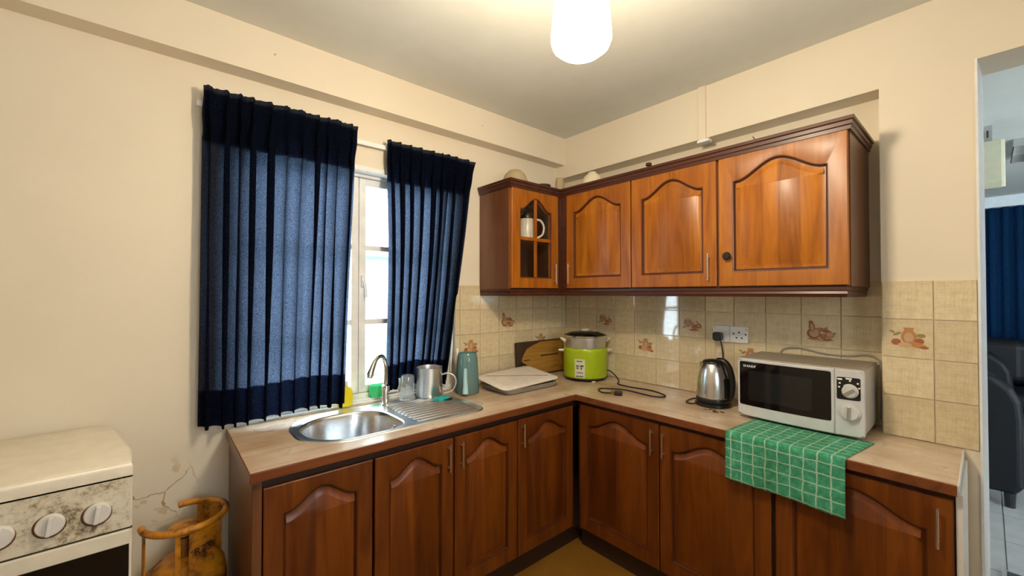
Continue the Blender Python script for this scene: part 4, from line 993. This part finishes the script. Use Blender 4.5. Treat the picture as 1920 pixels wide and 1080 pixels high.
obj('shell', MB().lathe([(.072, 0), (.075, .02), (.070, .075), (.056, .115), (.030, .136), (.026, .145), (0, .145)], (0, 0, 0), 32), 'china', o, smooth=50)
obj('rim', MB().lathe([(.070, 0), (.078, 0), (.078, .006), (.070, .007), (.070, 0)], (0, 0, 0), 32), 'china', o, smooth=40)
o = thing('pot_lid', 'dark pot lid with a small knob on top of the wall cabinets', 'lid', (-.285, -.895, CT))
obj('lid', MB().lathe([(.10, 0), (.10, .020), (.06, .064), (.02, .080), (0, .081)], (0, 0, 0), 32), 'inside', o, smooth=50)
obj('knob', MB().lathe([(.008, .080), (.008, .092), (.018, .096), (.016, .110), (0, .116)], (0, 0, 0), 16), 'wdark', o, smooth=40)
tag(obj('nail', MB().tube([(-.42, -1.505, 2.181), (-.425, -1.495, 2.197)], .0022, 6), 'ink'), 'thin black nail sticking up from the cornice', 'nail')

# jug inside the glass cabinet
jg = thing('thermos_jug', 'white jug with a black lid on the shelf behind the cabinet glass', 'jug', (-.602, -.195, 1.8285))
obj('body', MB().lathe([(0, 0), (.058, 0), (.060, .006), (.056, .10), (.054, .145), (.050, .152), (0, .152)], (0, 0, 0), 32), 'jug', jg, smooth=50)
obj('lid', MB().lathe([(.052, .152), (.056, .156), (.056, .190), (.044, .205), (.030, .212), (0, .213)], (0, 0, 0), 32), 'black', jg, smooth=40)
hd = catmull([(.040, -.028, .150), (.080, -.045, .146), (.100, -.056, .105), (.092, -.052, .055), (.060, -.038, .030), (.046, -.032, .008)], 6)
obj('handle', MB().tube(hd, .0075, 10), 'jug', jg, smooth=50)

# ------------------------------------------------------------------ cable trunking on the beam
ct = thing('cable_trunking', 'white plastic cable trunking running down the beam above the cabinets', 'trunking', (-.13, -1.14, 2.36))
obj('channel', box(-.134, -.1205, -1.157, -1.116, 2.356, 2.6595), 'wall', ct, world=True, bevel=.002)
obj('elbow', box(-.142, -.10, -1.178, -1.112, 2.340, 2.3555), 'jamb', ct, world=True, bevel=.002)

# ------------------------------------------------------------------ adjoining living room
def cushion(x0, x1, y0, y1, z0, z1): return box(x0, x1, y0, y1, z0, z1)
sf = thing('leather_sofa', 'black leather sofa with a rounded arm just beyond the doorway', 'sofa', (2.9, -1.85, 0))
def arm(x0, x1):
    prof = [(-1.40, .10), (-2.30, .10), (-2.335, .16), (-2.335, .62), (-2.325, .74), (-2.285, .83), (-2.20, .905), (-2.08, .945), (-1.95, .955), (-1.40, .955)]
    mb = MB(); a = mb.ring([(x0, y, z) for y, z in prof]); b = mb.ring([(x1, y, z) for y, z in prof]); mb.strip(a, b); mb.face(a); mb.face(b); return mb
obj('arm', arm(2.02, 2.26), 'leather', sf, world=True, bevel=.035, seg=4); obj('arm', arm(3.64, 3.88), 'leather', sf, world=True, bevel=.035, seg=4)
obj('seat_base', box(2.262, 3.638, -2.26, -1.40, .10, .30), 'leather', sf, world=True, bevel=.02)
for k in range(2): obj('seat_cushion', box(2.264 + .687 * k, 2.948 + .687 * k, -2.28, -1.62, .302, .47), 'leather', sf, world=True, bevel=.05, seg=4); obj('back_cushion', box(2.264 + .687 * k, 2.948 + .687 * k, -1.62, -1.38, .472, 1.05), 'leather', sf, world=True, bevel=.06, seg=4)
for x in (2.07, 3.83):
    for y in (-2.27, -1.45): obj('foot', MB().lathe([(0, 0), (.025, 0), (.03, .101), (0, .101)], (x, y, 0), 12), 'black', sf, world=True)
s2 = thing('leather_sofa', 'black leather sofa standing in front of the blue living-room curtain', 'sofa', (4.75, -2.9, 0))
obj('seat_base', box(4.10, 5.0, -4.3, -1.5, .10, .30), 'leather', s2, world=True, bevel=.02)
for k in range(3): obj('seat_cushion', box(4.06, 4.72, -4.08 + .80 * k, -3.285 + .80 * k, .302, .48), 'leather', s2, world=True, bevel=.05, seg=4); obj('back_cushion', box(4.66, 5.02, -4.08 + .80 * k, -3.285 + .80 * k, .482, .98), 'leather', s2, world=True, bevel=.10, seg=5)
for y in (-4.32, -1.68): obj('arm', box(4.08, 5.0, y, y + .23, .10, .66), 'leather', s2, world=True, bevel=.06, seg=4)
for x in (4.16, 4.94):
    for y in (-4.2, -1.6): obj('foot', MB().lathe([(0, 0), (.025, 0), (.03, .101), (0, .101)], (x, y, 0), 12), 'black', s2, world=True)
lc = thing('long_curtain', 'blue floor-length curtain in the adjoining living room', 'curtain', (5.28, -2.6, .05))
def lcf(u, v):
    y = -4.4 + 3.6 * u; fr = u * 34
    return (5.27 + (.032 + .012 * math.sin(u * 40)) * math.cos(2 * PI * fr), y + .012 * math.sin(4 * PI * fr), 2.53 - 2.48 * v)
obj('cloth', MB().grid(lcf, 34 * 12, 16), 'curtain2', lc, smooth=180, world=True)
obj('pelmet', box(5.19, 5.399, -4.5, -.7, 2.53, 2.659), 'lwall', lc, world=True)
cb2 = thing('ceiling_box', 'beige plastic box hung below a slotted plate near the living-room ceiling', 'box', (1.93, -2.17, H))
BX, BY = 1.93, -2.17
obj('slotted_plate', box(BX - .008, BX, BY - .045, BY + .055, 2.53, H - .0005), 'traygrey', cb2, world=True, bevel=.003)
for y in (BY - .008, BY - .028): obj('slot', box(BX - .0095, BX - .008, y, y + .010, 2.575, 2.625), 'ink', cb2, world=True)
mb = MB(); pr_ = [(BX - .02, 2.53), (BX - .02, 2.225), (BX - .06, 2.21), (BX - .10, 2.25), (BX - .10, 2.53)]
a = mb.ring([(x, BY - .085, z) for x, z in pr_]); b = mb.ring([(x, BY + .06, z) for x, z in pr_]); mb.strip(a, b); mb.face(a); mb.face(b)
obj('housing', mb, 'beige', cb2, world=True, bevel=.004)
obj('back_plate', box(BX - .02, BX, BY - .10, BY + .06, 2.22, 2.545), 'cream', cb2, world=True, bevel=.003)
cl = thing('ceiling_light', 'louvred silver fluorescent fitting on the living-room ceiling', 'light', (2.75, -2.62, H))
obj('housing', MB().box(2.45, 3.05, -2.92, -2.915, 2.60, H - .0005).box(2.45, 3.05, -2.325, -2.32, 2.60, H - .0005).box(2.45, 2.455, -2.915, -2.325, 2.60, H - .0005).box(3.045, 3.05, -2.915, -2.325, 2.60, H - .0005), 'chrome', cl, world=True)
for k in range(5): obj('louvre', box(2.455, 3.045, -2.83 + .1 * k, -2.825 + .1 * k, 2.605, 2.65), 'chrome', cl, world=True)
for k in range(3): obj('tube', MB().tube([(2.47, -2.80 + .17 * k, 2.638), (3.03, -2.80 + .17 * k, 2.638)], .012, 10), 'white', cl, world=True, smooth=40)
dm = thing('door_mat', 'dark grey floor mat with a pale border beyond the doorway', 'mat', (.70, -2.58, 0))
obj('pile', box(.42, .985, -2.94, -2.235, 0.0005, .016), 'mat', dm, world=True, bevel=.004)
obj('border', MB().box(.40, .42, -2.96, -2.215, 0.0005, .012).box(.985, 1.005, -2.96, -2.215, .0005, .012).box(.42, .985, -2.96, -2.94, .0005, .012).box(.42, .985, -2.235, -2.215, .0005, .012), 'matedge', dm, world=True)
